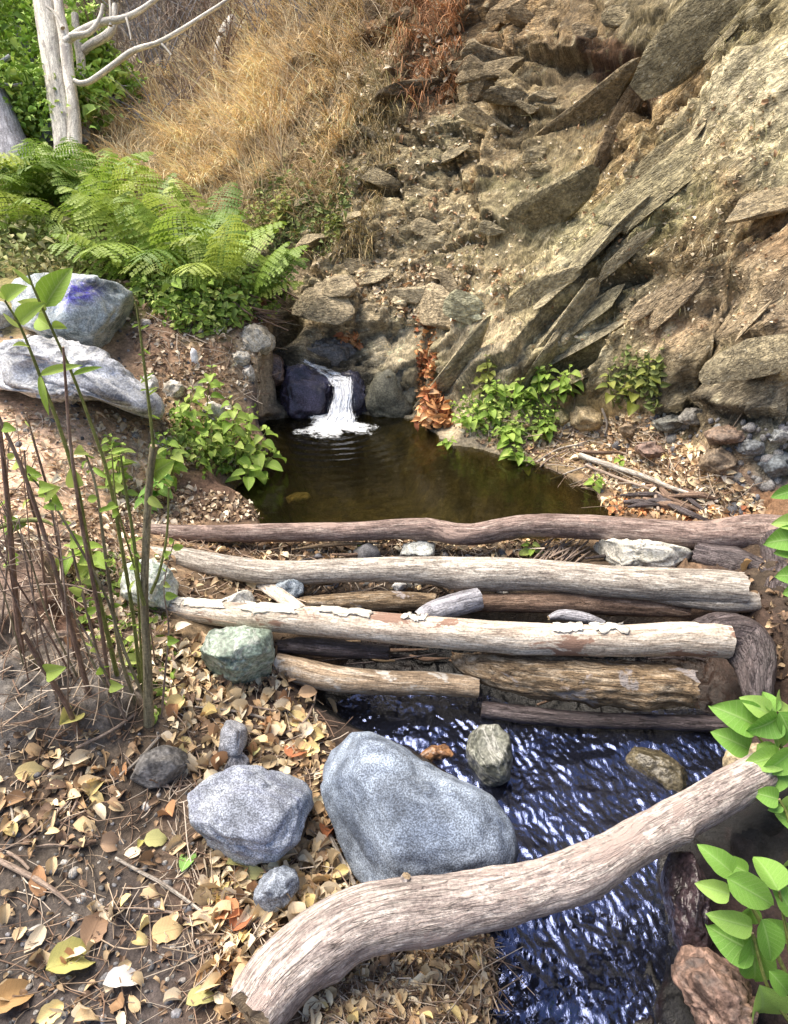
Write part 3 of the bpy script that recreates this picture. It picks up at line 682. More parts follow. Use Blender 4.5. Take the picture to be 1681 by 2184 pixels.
def m_leaf(name, stops, rnd_attr=False, trans=.35, rough=.55, vein=.25, veinc=None, mott=.5):
    t = NT(name)
    if rnd_attr: c = t.attr('col').outputs['Color']
    else: c = t.ramp(t.n('ShaderNodeObjectInfo').outputs['Random'], stops)
    lf = t.attr('lf').outputs['Vector']; sx = t.n('ShaderNodeSeparateXYZ'); t.l(lf, sx.inputs[0])
    au = t.math('ABSOLUTE', sx.outputs[0]); mid = t.ramp(au, [(.0, 1.0), (.09, .0)])
    w = t.math('SUBTRACT', t.math('MULTIPLY', sx.outputs[1], 9.0), t.math('MULTIPLY', au, 2.2)); fr = t.math('FRACT', w)
    side = t.ramp(fr, [(.0, .7), (.1, .0), (.92, .0), (1.0, .7)])
    vv = t.math('MULTIPLY', t.math('MAXIMUM', mid, side), vein)
    p = t.pos(); n = t.noise(p, 90 if not rnd_attr else 60, 4, .65)
    c = t.mix(mott, c, t.ramp(n, [(.3, .55), (.7, 1.4)]), 'MULTIPLY')
    if veinc: c = t.mix(vv, c, veinc)
    else: c = t.mix(vv, c, t.mix(1.0, c, (.6, .6, .6), 'MULTIPLY'))
    t.done(c, rough, t.bump(t.math('ADD', vv, n), .4, .004), .35)
    tr = t.n('ShaderNodeBsdfTranslucent'); t.l(c, tr.inputs[0]); mx = t.n('ShaderNodeMixShader'); mx.inputs[0].default_value = trans
    t.l(t.b.outputs[0], mx.inputs[1]); t.l(tr.outputs[0], mx.inputs[2]); t.l(mx.outputs[0], t.out.inputs[0])
    return t.m
def m_flat(name, color, rough=.7, var=.5, scale=40):
    t = NT(name); n = t.noise(t.pos(), scale, 4, .6)
    return t.done(t.mix(var, (*color, 1), t.ramp(n, [(.3, .5), (.7, 1.5)]), 'MULTIPLY'), rough, t.bump(n, .4, .004), .35)
M_granite = m_stone('blue_grey_granite', 260, .7, .7, .5); M_schist = m_stone('green_grey_schist', 90, .5, .5, .5, .35)
M_marble = m_stone('streaked_pale_rock', 120, .45, .75, .5, .5); M_brown = m_stone('brown_rock', 100, .5, .6, .5); M_wet = m_stone('wet_dark_rock', 110, .5, .28, .5)
M_bark = m_wood('dark_red_bark', (.1, .065, .055), (.24, .175, .15), (.46, .38, .33), .8, .7, .75, (.34, .25, .21))
M_grey = m_wood('grey_bare_wood', (.17, .14, .12), (.38, .34, .29), (.66, .62, .55), 1.0, .6, .8)
M_pale = m_wood('pale_peeled_wood', (.3, .23, .18), (.5, .43, .35), (.76, .71, .63), .7, .45, .75, (.24, .15, .11))
M_drift = m_wood('pinkish_driftwood', (.19, .15, .14), (.38, .325, .295), (.66, .6, .54), 1.2, .7, .85, (.36, .29, .26))
M_rough = m_wood('rough_flaking_bark', (.07, .045, .03), (.24, .17, .1), (.48, .4, .3), .9, 1.0, .85, (.3, .27, .26), (.3, .18, .1))
M_small = m_wood('mottled_pale_bark', (.14, .1, .07), (.36, .27, .18), (.62, .55, .46), .6, .6, .7, (.5, .47, .42), (.5, .3, .14))
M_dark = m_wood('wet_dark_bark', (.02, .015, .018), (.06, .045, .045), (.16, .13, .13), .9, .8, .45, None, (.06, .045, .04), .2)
M_brownlog = m_wood('brown_bark', (.08, .05, .035), (.2, .13, .09), (.36, .26, .19), .9, .7, .75, None, (.2, .14, .1))
M_white = m_wood('white_tree_bark', (.34, .31, .26), (.64, .6, .52), (.88, .84, .74), .35, .4, .75, (.34, .31, .28))
M_greytree = m_wood('grey_tree_bark', (.14, .13, .14), (.3, .3, .33), (.5, .5, .54), .6, .7, .8)
M_twig = m_wood('dry_twig', (.14, .1, .08), (.3, .23, .18), (.52, .44, .36), .8, .3, .8)
M_stemg = m_wood('green_stem', (.1, .12, .03), (.2, .23, .06), (.33, .34, .12), .5, .3, .6); M_stemb = m_wood('brown_stem', (.12, .07, .05), (.24, .16, .12), (.4, .32, .25), .5, .3, .7)
M_stemo = m_wood('olive_bark_stem', (.14, .12, .07), (.26, .23, .14), (.4, .36, .25), .35, .4, .75)
M_fresh = m_leaf('fresh_green_leaf', [(0, (.2, .34, .04)), (.5, (.32, .47, .08)), (1, (.46, .56, .15))], trans=.4, rough=.55, veinc=(.5, .6, .25), vein=.4, mott=.6)
M_broad = m_leaf('broad_green_leaf', [(0, (.12, .28, .04)), (.5, (.2, .4, .07)), (1, (.32, .5, .12))], trans=.35, rough=.5, veinc=(.34, .5, .18), vein=.6, mott=.7)
M_olive = m_leaf('yellow_green_leaf', [(0, (.16, .2, .03)), (1, (.32, .34, .08))], trans=.35)
M_fern = m_leaf('fern_green', [(0, (.12, .21, .03)), (.5, (.23, .34, .05)), (1, (.4, .47, .1))], trans=.35, rough=.5, vein=0)
M_dry = m_leaf('dry_leaf', [(0, (.34, .19, .08)), (.25, (.5, .33, .15)), (.6, (.62, .46, .24)), (.85, (.56, .43, .3)), (1, (.3, .17, .1))], trans=.15, rough=.65, vein=.45)
M_litter = m_leaf('leaf_litter_material', None, True, trans=.12, rough=.7, vein=.3, mott=.3)
M_orange = m_leaf('rust_leaf', [(0, (.4, .15, .07)), (1, (.5, .22, .1))], trans=.15, rough=.6, vein=.4)
M_yellowgreen = m_leaf('yellowing_leaf', [(0, (.5, .47, .15)), (1, (.5, .5, .24))], trans=.2, rough=.6, vein=.4)
DCOL = {'tan': (.62, .48, .29), 'yellow': (.72, .58, .27), 'rust': (.44, .24, .12), 'pale': (.74, .63, .46), 'brown': (.32, .2, .11)}
M_dcol = {k: m_leaf(k + '_dry_leaf', [(0, tuple(x * .8 for x in v)), (1, tuple(min(.9, x * 1.15) for x in v))], trans=.15, rough=.65, vein=.45) for k, v in DCOL.items()}
M_whiteleaf = m_leaf('white_underside_leaf', [(0, (.85, .84, .8)), (1, (.85, .84, .8))], trans=.1, rough=.5, vein=.1, mott=.1)
M_green1 = m_leaf('bright_ribbed_leaf', [(0, (.22, .42, .1)), (1, (.22, .42, .1))], trans=.2, veinc=(.5, .65, .35), vein=.8)
# ------------------------------------------------------------------ water
def water_sheet(name, poly, z, step, hfun, margin, sdsrc=None):
    lo, hi = poly.min(0) - .05, poly.max(0) + .05
    xs, ys = np.arange(lo[0], hi[0], step), np.arange(lo[1], hi[1], step); X, Y = np.meshgrid(xs, ys)
    s = sd_poly(X.ravel(), Y.ravel(), poly); V = np.stack([X.ravel(), Y.ravel(), np.full(X.size, z)], 1); V[:, 2] += hfun(V, s)
    F = grid_faces(len(ys), len(xs)); F = F[(s[F] > -margin).all(1)]
    used = np.unique(F); re = np.full(len(V), -1); re[used] = np.arange(len(used))
    return V[used], re[F], s[used]
fallp = atz(712, 905, ZP)
def pool_h(V, s):
    r = np.hypot(V[:, 0] - fallp[0], V[:, 1] - fallp[1])
    return .006 * np.sin(r * 75 + 1.5 * fbm(V * 5, 3, 5)) * np.exp(-r * 3.2) + .010 * fbm(V * (18, 26, 1), 3, 91) * np.exp(-r * 3.0) + .0008 * fbm(V * (6, 16, 1), 3, 92)
V, F, s = water_sheet('pool_water', poolw, ZP, .012, pool_h, .10)
t = NT('pool_water_material'); t.t.nodes.remove(t.b)
tr = t.n('ShaderNodeBsdfTransparent'); tr.inputs[0].default_value = (.44, .41, .25, 1); gl = t.n('ShaderNodeBsdfGlossy'); gl.inputs['Roughness'].default_value = .04
df = t.n('ShaderNodeBsdfDiffuse'); df.inputs[0].default_value = (.02, .017, .007, 1)
bmp = t.bump(t.noise(t.scale(t.pos(), (14, 30, 1)), 1.0, 3, .6), .12, .01); fr = t.n('ShaderNodeFresnel'); fr.inputs[0].default_value = 1.33
t.l(bmp, gl.inputs['Normal']); t.l(bmp, fr.inputs['Normal'])
m0 = t.n('ShaderNodeMixShader'); m0.inputs[0].default_value = .16; t.l(tr.outputs[0], m0.inputs[1]); t.l(df.outputs[0], m0.inputs[2])
m1_ = t.n('ShaderNodeMixShader'); t.l(fr.outputs[0], m1_.inputs[0]); t.l(m0.outputs[0], m1_.inputs[1]); t.l(gl.outputs[0], m1_.inputs[2]); t.l(m1_.outputs[0], t.out.inputs[0])
tag(link('pool_water', mesh('pool_water', V, F), t.m), kind='structure')

# running stream: flow comes down from the logs and turns towards the lower right
def stream_h(V, s):
    fl = np.stack([V[:, 0] + .25 * V[:, 1] + .04 * fbm(V * 4, 2, 3), V[:, 1] * .42, V[:, 2] * 0], 1)
    a = ridged(fl * (34, 38, 1), 4, 93, .62) * .0052 + fbm(fl * (66, 80, 1), 3, 94) * .0042 + .022 * fbm(V * (5, 5, 1), 3, 95)
    return a + (V[:, 1] - 1.2) * .035
STW = [(1010, 2300), (1035, 2184), (1060, 2080), (1045, 2000), (1060, 1900), (1090, 1840), (1080, 1740), (960, 1650), (880, 1600), (760, 1560), (730, 1525), (800, 1500), (1000, 1500), (1100, 1540), (1300, 1550), (1480, 1545), (1540, 1560), (1580, 1600), (1590, 1680), (1500, 1760), (1400, 1830), (1420, 1950), (1435, 2060), (1400, 2140), (1440, 2300)]
V, F, s = water_sheet('stream_water', np.array([atz(a, b, ZS)[:2] for a, b in STW]), ZS, .0052, stream_h, .05)
t = NT('stream_water_material'); b = t.b
n = t.noise(t.scale(t.pos(), (70, 32, 25)), 1.0, 4, .6, .8)
b.inputs['Base Color'].default_value = (.006, .007, .012, 1); b.inputs['Roughness'].default_value = .05; b.inputs['IOR'].default_value = 2.5
b.inputs['Specular Tint'].default_value = (.44, .54, 1, 1); b.inputs['Alpha'].default_value = .7  # blue of the reflected sky put into the tint, strengthened by the raised IOR
t.l(t.bump(n, .3, .007), b.inputs['Normal'])
tag(link('stream_water', mesh('stream_water', V, F), t.m), kind='structure')

# waterfall: a thin flow over the ledge, then a broken curtain of strands
wf = empty('waterfall', Vector(atz(722, 900, ZP)), 'small white waterfall pouring over the dark rock step into the pool', 'waterfall')
def m_foam(name, lo, hi, sc, edge=.3):
    t = NT(name); lf = t.attr('lf').outputs['Vector']; sx = t.n('ShaderNodeSeparateXYZ'); t.l(lf, sx.inputs[0])
    n = t.noise(t.scale(lf, sc), 1.0, 6, .7, .3)
    v = t.math('SUBTRACT', n, t.math('MULTIPLY', t.math('POWER', t.math('ABSOLUTE', sx.outputs[0]), 2.0), edge))
    v = t.math('SUBTRACT', v, t.math('MULTIPLY', t.math('POWER', t.math('SUBTRACT', 1.0, sx.outputs[1]), 6.0), .12))
    al = t.ramp(v, [(lo, 0.0), (hi, 1.0)]); c = t.ramp(n, [(.36, (.55, .6, .68)), (.5, (.95, .96, .97))])
    t.done(c, .3, t.bump(n, .6, .01), .5); t.l(al, t.b.inputs['Alpha']); return t.m
M_w1 = m_foam('white_water', .31, .45, (9, 2.6, 1)); M_w2 = m_foam('ledge_water', .38, .56, (4, 9, 1), .25)
d0 = depth_of(atz(722, 903, ZP))
def dh(a, b, o=.05): return depth_of(hit(a, b)[0]) - o
def curtain(path, off, seed, amp, n=90, nu=44, mat=M_w1):
    X = catmull(np.array(path, float), n); VV = []; LF = []
    for i, (a, b, w, q) in enumerate(X):
        for u in np.linspace(-1, 1, nu): VV.append(atd(a + u * w, b, q + off + .02 * u * u)); LF.append((u, i / (n - 1), seed))
    VV = np.array(VV); LF = np.array(LF); q = np.stack([LF[:, 0] * 7, LF[:, 1] * 2.2, LF[:, 1] * 0 + seed * 7.7], 1)
    h = ridged(q, 4, 96 + seed, .6) * amp + fbm(q * 2.3, 3, 97) * amp * .6
    VV = VV - np.array(raydir(720, 850)) * h[:, None]
    sx_ = fbm(np.stack([LF[:, 0] * 3, LF[:, 1] * 4, LF[:, 2]], 1), 3, 99) * .02; VV[:, 0] += sx_
    link('falling_water', mesh('falling_water', VV - np.array(wf.location), grid_faces(n, nu)[:, ::-1], {'lf': LF}), mat, wf)
for s_, (dx, w0) in enumerate([(0, 26), (-7, 20), (8, 17)]):
    curtain([(728 + dx, 803, w0 + 4, d0 + .12), (731 + dx, 820, w0, d0 + .06), (731 + dx, 850, w0, d0 + .03), (728 + dx, 880, w0 + 6, d0 + .01), (722 + dx, 904, w0 + 16, d0 - .02)], -.012 * s_, s_, .018)
curtain([(645, 764, 10, dh(645, 764)), (662, 776, 14, min(dh(662, 776), d0 + .3)), (690, 786, 19, min(dh(690, 786), d0 + .2)), (713, 797, 24, d0 + .12), (731, 810, 27, d0 + .06)], 0, 4, .012, 70, 30, M_w2)
curtain([(652, 770, 8, dh(652, 770)), (680, 790, 12, min(dh(680, 790), d0 + .2)), (702, 806, 14, d0 + .1), (716, 824, 14, d0 + .04)], -.02, 5, .012, 50, 24, M_w2)
# foam spreading on the pool
th = np.linspace(0, 2 * np.pi, 90); rs = np.linspace(0, 1, 26); VV = []; LF = []
for r in rs:
    for a in th:
        ex = 1 + .22 * math.sin(3 * a + 1) + .16 * math.sin(5 * a) + .1 * math.sin(9 * a + 2)
        p = atz(712 + math.cos(a) * 78 * r * ex, 908 + math.sin(a) * 30 * r * ex, ZP + .012); VV.append(p); LF.append((r, math.cos(a) * r, math.sin(a) * r))
VV = np.array(VV); VV[:, 2] += .018 * fbm(VV * 30, 3, 98) + .012 * (1 - np.array([l[0] for l in LF])) ; LFa = np.array(LF)
t = NT('foam_material'); lf = t.attr('lf').outputs['Vector']; sx = t.n('ShaderNodeSeparateXYZ'); t.l(lf, sx.inputs[0])
n = t.noise(t.scale(t.pos(), (22, 34, 1)), 1.0, 5, .7, .8)
al = t.ramp(t.math('SUBTRACT', t.math('ADD', n, .22), t.math('MULTIPLY', t.math('POWER', sx.outputs[0], 1.4), .5)), [(.3, 0.0), (.58, 1.0)])
t.done((.88, .92, .94), .4, t.bump(n, .6, .015), .5); t.l(al, t.b.inputs['Alpha'])
link('foam', mesh('foam', VV - np.array(wf.location), grid_faces(26, 90), {'lf': LFa}), t.m, wf)

# ------------------------------------------------------------------ rocks
G1, G2 = (.1, .125, .17), (.23, .275, .34)
rock('grey_boulder', 'large smooth blue-grey granite boulder between the flat stone and the stream', [(676, 1640), (700, 1598), (745, 1574), (790, 1572), (840, 1592), (900, 1632), (985, 1672), (1050, 1700), (1088, 1755), (1098, 1810), (1080, 1850), (1010, 1872), (900, 1885), (800, 1890), (745, 1840), (705, 1760), (684, 1700)], M_granite, .42, G1, G2, .03, .005, 3, boxy=.7, cat='boulder', cuts=2)
rock('flat_stone', 'angular flat-topped pale granite stone left of the large grey boulder', [(398, 1698), (425, 1668), (480, 1645), (520, 1640), (575, 1648), (615, 1655), (650, 1668), (668, 1688), (672, 1718), (655, 1745), (635, 1790), (585, 1825), (540, 1838), (500, 1830), (455, 1802), (430, 1770), (415, 1745)], M_granite, .35, (.19, .21, .27), (.31, .34, .39), .05, .014, 5, boxy=.45, cat='stone')
rock('small_grey_stone', 'small speckled stone under the flat stone, above the curved driftwood log', [(540, 1900), (555, 1868), (600, 1850), (630, 1862), (640, 1895), (610, 1930), (570, 1950), (545, 1930)], M_granite, .5, (.14, .16, .2), (.28, .32, .38), .06, .01, 6, 4, cat='stone')
rock('upright_grey_stone', 'small upright grey stone above the flat stone among tan leaves', [(468, 1620), (470, 1560), (480, 1538), (505, 1532), (526, 1548), (527, 1580), (515, 1612), (490, 1630)], M_granite, .5, (.2, .21, .24), (.34, .35, .38), .06, .01, 8, 4, cat='stone')
rock('brown_chip_stone', 'small dark stone wedged left of the pale rusty leaf above the flat stone', [(478, 1640), (490, 1615), (515, 1605), (532, 1620), (530, 1645), (500, 1655)], M_granite, .5, (.08, .08, .09), (.2, .2, .22), .06, .01, 9, 4, cat='stone')
rock('mossy_stream_stone', 'rounded grey-green stone standing in the stream behind the large grey boulder', [(994, 1600), (1003, 1565), (1030, 1548), (1065, 1550), (1088, 1572), (1092, 1620), (1083, 1660), (1050, 1676), (1015, 1668), (998, 1640)], M_schist, .6, (.06, .065, .055), (.13, .135, .11), .05, .01, 10, cat='stone')
rock('submerged_brown_stone', 'wet olive-brown stone under the stream surface left of the right log end', [(1340, 1620), (1370, 1590), (1420, 1605), (1470, 1650), (1500, 1700), (1450, 1720), (1390, 1700), (1350, 1670)], M_wet, .3, (.045, .038, .024), (.085, .072, .045), .05, .01, 12, cat='stone', depth=depth_of(atz(1420, 1660, ZS)) + .02)
rock('rusty_stream_stone', 'flat rusty brown rock breaking the stream just above the large boulder', [(885, 1612), (920, 1592), (965, 1588), (985, 1602), (970, 1618), (930, 1624), (895, 1626)], M_wet, .3, (.12, .06, .03), (.26, .14, .07), .08, .02, 13, 4, cat='stone', depth=depth_of(atz(935, 1610, ZS)) )
rock('brown_corner_rock', 'reddish brown rock on the dark bank at bottom right below the leafy plant', [(1460, 2090), (1480, 2040), (1540, 2050), (1600, 2080), (1610, 2120), (1590, 2190), (1540, 2260), (1500, 2210), (1480, 2150)], M_brown, .35, (.06, .04, .033), (.17, .11, .085), .12, .04, 14, cat='rock', strat=.04)
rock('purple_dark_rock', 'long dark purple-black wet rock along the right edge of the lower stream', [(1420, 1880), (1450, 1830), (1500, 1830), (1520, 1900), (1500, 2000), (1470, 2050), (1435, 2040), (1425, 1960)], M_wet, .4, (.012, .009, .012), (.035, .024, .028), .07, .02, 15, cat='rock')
rock('pale_ledge_stone', 'pale brown stone beneath the leaves where the driftwood log meets the right bank', [(1545, 1640), (1560, 1600), (1620, 1585), (1670, 1600), (1690, 1640), (1640, 1670), (1580, 1680)], M_brown, .4, (.2, .16, .1), (.34, .28, .18), .07, .02, 16, 4, cat='stone')
rock('green_round_rock', 'rounded wet green-grey rock propping the peeled log at its left', [(432, 1385), (450, 1345), (520, 1338), (575, 1345), (583, 1390), (578, 1435), (550, 1462), (490, 1466), (455, 1440), (438, 1410)], M_schist, .5, (.12, .16, .13), (.24, .3, .24), .06, .02, 17, strat=.03, cat='rock')
rock('pointed_pale_rock', 'pale pointed rock standing behind the peeled log above the green rock', [(466, 1300), (478, 1278), (520, 1258), (538, 1260), (545, 1290), (540, 1320), (500, 1330), (470, 1320)], M_marble, .5, (.3, .3, .27), (.5, .5, .46), .09, .02, 18, 4, cat='rock')
rock('lichen_rock', 'pale mottled green-white rock left of where the two middle logs begin', [(262, 1250), (270, 1205), (310, 1190), (350, 1205), (378, 1240), (380, 1280), (350, 1300), (300, 1302), (268, 1290)], M_marble, .5, (.24, .3, .24), (.5, .52, .48), .08, .02, 19, cat='rock')
rock('slab_between_logs', 'pale flat rock between the top two logs at right, strewn with leaves', [(1235, 1195), (1255, 1162), (1320, 1150), (1400, 1156), (1460, 1170), (1480, 1190), (1440, 1215), (1320, 1212), (1250, 1210)], M_marble, .3, (.3, .29, .24), (.52, .5, .44), .06, .02, 20, cat='rock')
rock('grey_shard', 'small grey angular rock between the top two logs near their middle', [(850, 1190), (862, 1160), (900, 1152), (930, 1160), (925, 1185), (890, 1198)], M_marble, .5, (.26, .28, .27), (.42, .43, .4), .1, .02, 21, 4, cat='rock')
rock('blue_grey_shard', 'small blue-grey rock beside the loose plank under the grey log', [(585, 1262), (592, 1242), (625, 1234), (646, 1244), (648, 1270), (630, 1290), (600, 1292)], M_granite, .5, (.18, .22, .25), (.3, .34, .38), .07, .02, 22, 4, cat='rock')
rock('white_shard', 'tiny pale rock touching the grey log above the rusty hollow bark', [(835, 1250), (848, 1238), (868, 1242), (866, 1258), (845, 1264)], M_marble, .5, (.5, .5, .5), (.6, .6, .6), .07, .02, 23, 3, cat='rock')
rock('bare_foreground_rock', 'flat dark grey rock poking from the soil above the small fallen twigs', [(285, 1660), (300, 1610), (345, 1590), (395, 1600), (405, 1640), (380, 1672), (320, 1680)], M_brown, .25, (.09, .085, .08), (.15, .145, .14), .05, .01, 24, 4, cat='rock')
rock('painted_boulder', 'grey boulder with a purple paint patch on its top, on the left bank', [(40, 640), (50, 600), (100, 590), (180, 596), (245, 605), (280, 622), (288, 655), (270, 700), (230, 725), (205, 742), (150, 730), (95, 715), (55, 690)], M_marble, .6, (.12, .15, .16), (.32, .37, .39), .06, .02, 27, boxy=.65, cat='boulder', strat=.02, paint=[(165, 622, 48, 24, (.1, .07, .55), .9), (135, 640, 30, 16, (.16, .14, .6), .6)])
rock('edge_boulder', 'pale boulder cut by the left edge of the picture beside the painted boulder', [(-60, 660), (-20, 640), (10, 645), (25, 670), (20, 700), (-20, 710), (-60, 700)], M_marble, .5, (.35, .38, .4), (.55, .58, .6), .05, .02, 28, 4, cat='boulder')
rock('streaked_boulder', 'long pale streaked boulder sloping down to the right below the painted boulder', [(-40, 760), (20, 742), (100, 730), (160, 733), (205, 750), (240, 780), (275, 810), (318, 845), (332, 868), (325, 895), (285, 895), (245, 870), (200, 850), (120, 850), (50, 830), (-40, 830)], M_marble, .5, (.13, .14, .16), (.48, .5, .53), .06, .03, 29, boxy=.65, cat='boulder', strat=.045)
for i, (a, b, w, h_, lab, c) in enumerate([(370, 832, 24, 22, 'small pale rock right of the streaked boulder tip', (.5, .46, .38)), (320, 820, 20, 24, 'white rounded rock touching the streaked boulder tip', (.55, .53, .5)), (514, 765, 22, 20, 'rounded pale rock high on the bank left of the waterfall', (.5, .46, .38)),
        (545, 725, 40, 32, 'broad cream rock face jutting left of the dark crevice', (.42, .38, .3)), (530, 800, 13, 22, 'narrow pale upright stone on the bank below the rounded pale rock', (.5, .46, .4)), (585, 790, 24, 40, 'brown wet rock at the left lip of the waterfall', (.13, .09, .08)),
        (455, 880, 26, 22, 'whitish stone half hidden by the nettles on the left bank', (.55, .52, .48)), (312, 690, 16, 10, 'small cream stone beside the dry stalk on the left bank', (.5, .45, .38)), (65, 722, 14, 8, 'tiny white stone between the two left bank boulders', (.6, .57, .52))]):
    k = np.linspace(0, 2 * np.pi, 12, endpoint=False); j = 1 + .12 * np.array([rnd.uniform(-1, 1) for _ in k])
    rock('bank_rock' if i < 9 else 'wet_rock', lab, [(a + math.cos(x) * w * y, b + math.sin(x) * h_ * y) for x, y in zip(k, j)], M_marble if i < 5 or i in (6, 7, 8) else M_wet, .5, tuple(x * .6 for x in c), c, .1, .03, 40 + i, 4, cat='rock', sink=.07 if i >= 9 else .02)
rock('wet_rock', 'purplish wet rock face left of the falling water', [(592, 808), (612, 786), (640, 782), (690, 796), (712, 812), (714, 860), (706, 904), (650, 906), (612, 902), (600, 850)], M_wet, .12, (.02, .017, .026), (.06, .05, .078), .1, .04, 53, boxy=.5, cat='rock', strat=.06, cuts=8, depth=d0 + .1)
rock('wet_rock', 'black wet rock directly behind the falling water', [(700, 800), (765, 796), (790, 850), (786, 905), (700, 906)], M_wet, .12, (.025, .022, .03), (.06, .055, .075), .1, .04, 54, boxy=.5, cat='rock', strat=.06, cuts=8, depth=d0 + .14)
rock('wet_rock', 'smooth dark olive rock between the waterfall and orange leaf pile', [(762, 800), (800, 772), (850, 780), (888, 812), (898, 895), (830, 905), (770, 903)], M_brown, .12, (.035, .035, .027), (.12, .115, .08), .1, .04, 55, boxy=.5, cat='rock', strat=.06, cuts=8, depth=d0 + .13)
rock('wet_rock', 'dark ledge stone over which the water flows above the fall', [(636, 752), (660, 730), (715, 726), (755, 742), (762, 780), (745, 806), (700, 800), (655, 778)], M_wet, .2, (.04, .038, .035), (.12, .11, .1), .1, .04, 56, boxy=.5, cat='rock', strat=.05, cuts=6, depth=min(dh(700, 765, 0), d0 + .26))
rock('square_rock', 'squarish brown rock on the leafy right bank under the green plant', [(1215, 880), (1228, 868), (1262, 862), (1285, 872), (1290, 898), (1275, 915), (1240, 918), (1216, 905)], M_brown, .6, (.2, .15, .08), (.34, .27, .16), .09, .02, 61, 4, boxy=.55, cat='rock')
rock('round_brown_rock', 'olive brown rock just left of the squarish rock on the right bank', [(1178, 880), (1190, 868), (1212, 872), (1216, 895), (1200, 910), (1180, 902)], M_brown, .6, (.14, .12, .05), (.26, .22, .11), .08, .02, 62, 4, cat='rock')
rock('pool_stone', 'rounded brown stone lying under water at the near left of the pool', [(608, 1062), (625, 1048), (655, 1048), (667, 1062), (650, 1078), (618, 1078)], M_brown, .4, (.2, .16, .08), (.3, .24, .13), .05, .01, 63, 4, cat='stone', depth=depth_of(atz(638, 1064, ZP - .04)))
k_ = 0
for (a, b, w, h_, lab) in [(1430, 905, 34, 18, 'dark grey ledge stone at the foot of the right cliff'), (1480, 890, 30, 20, 'grey layered stone beside the dark ledge stone at the cliff foot'), (1545, 930, 44, 20, 'brown broken stone below the cliff at right'), (1600, 955, 30, 20, 'bluish grey slate stone low on the right cliff foot'), (1655, 990, 32, 36, 'blue-grey squared stone at the right picture edge'), (1660, 930, 30, 14, 'thin pale slate slab above the squared stone at the right edge'), (1400, 960, 40, 18, 'reddish low stone among the right bank leaves'), (1530, 985, 34, 26, 'rough brown rock face under the slate stones'), (1350, 920, 30, 14, 'low brown stone right of the squarish rock')]:
    k = np.linspace(0, 2 * np.pi, 9, endpoint=False); j = 1 + .18 * np.array([rnd.uniform(-1, 1) for _ in k]); k_ += 1
    c = [(.15, .15, .13), (.2, .19, .17), (.2, .14, .1), (.2, .21, .21), (.16, .18, .19), (.3, .31, .3), (.2, .13, .1), (.2, .15, .1), (.26, .19, .12)][k_ - 1]
    rock('ledge_stone', lab, [(a + math.cos(x) * w * y, b + math.sin(x) * h_ * y) for x, y in zip(k, j)], M_brown, .5, tuple(x * .6 for x in c), c, .12, .03, 70 + k_, 4, boxy=.55, cat='stone', strat=.05)

# angular blocks that stand out of the cliff: parts of it, of the same rock
BLK = []
for k in range(9):
    V, F = ico(3); V = V.copy(); r_ = np.random.default_rng(200 + k)
    for _ in range(13):
        nn = r_.normal(size=3); nn /= np.linalg.norm(nn); pr = V @ nn; hq = pr.max() * r_.uniform(.45, .75); V = V - nn[None] * np.maximum(pr - hq, 0)[:, None]
    BLK.append((V * (1 + .05 * fbm(V * 3 + k, 3, 5))[:, None], F))
def cliff_colour(px, py):
    ok, loc, n, i = o_cliff.ray_cast(Vector(CAM), Vector(raydir(px, py)))
    if not ok: return None
    c = o_cliff.data.attributes['col'].data[o_cliff.data.polygons[i].vertices[0]].color
    return np.array(loc), np.array(n), (c[0], c[1], c[2], 1)
br = random.Random(21); alv = along; nb = 0
nrw = 0
while nb < 66:
    a, b = br.uniform(640, 1675), br.uniform(10, 860)
    if a < 760 and b < 430: continue
    if 880 < a < 940 and b > 640: continue
    if 600 < a < 900 and b > 700: continue
    if a + (b - 500) * .5 > 1100:
        if nrw >= 24: continue
        nrw += 1
    q = cliff_colour(a, b)
    if q is None: continue
    c = np.mean([(cliff_colour(a + i, b + j) or q)[2] for i, j in ((0, 0), (30, 0), (-30, 0), (0, 30), (0, -30), (18, 18))], 0); lm = c[:3].mean(); c = (.65 * c[:3] + .35 * lm * np.array([1.2, 1.03, .7])) * 1.04
    loc, n, _c = q; rw = a + (b - 500) * .5 > 1100
    s_ = br.choice([20, 28, 38, 50, 62] if not rw else [26, 40, 58, 76, 92]) * depth_of(loc) / FPX
    ax_ = (alv if rw else np.array([1, -.15, br.uniform(-.35, .2)])) + np.array([br.gauss(0, .12), br.gauss(0, .12), br.gauss(0, .12)]); ax_ = ax_ - n * (ax_ @ n) * .8; ax_ /= np.linalg.norm(ax_)
    y_ = np.cross(n, ax_); y_ /= np.linalg.norm(y_); z_ = np.cross(ax_, y_); Rm = np.stack([ax_, y_, z_], 1); sx_ = br.uniform(1.9, 3.4) if rw else br.uniform(1.0, 1.7)
    V, F = BLK[nb % 9]; V = (V * (s_ * sx_, s_ * br.uniform(.6, .95), s_ * (br.uniform(.17, .24) if rw else br.uniform(.35, .5)))) @ Rm.T + loc - n * s_ * (.18 if rw else .32)
    cc = np.tile(np.clip(c * br.uniform(.85, 1.12), .02, .6), (len(V), 1)); st_ = np.stack([V @ along, V @ across, V @ third], 1) if rw else V * np.array([1.1, .8, 1.3])
    link('rock_block', mesh('rock_block', V - loc, F, {'col': cc, 'wet': np.zeros(len(V)), 'st': st_}, smooth=False), M_cliff, o_cliff, Vector(loc)); nb += 1
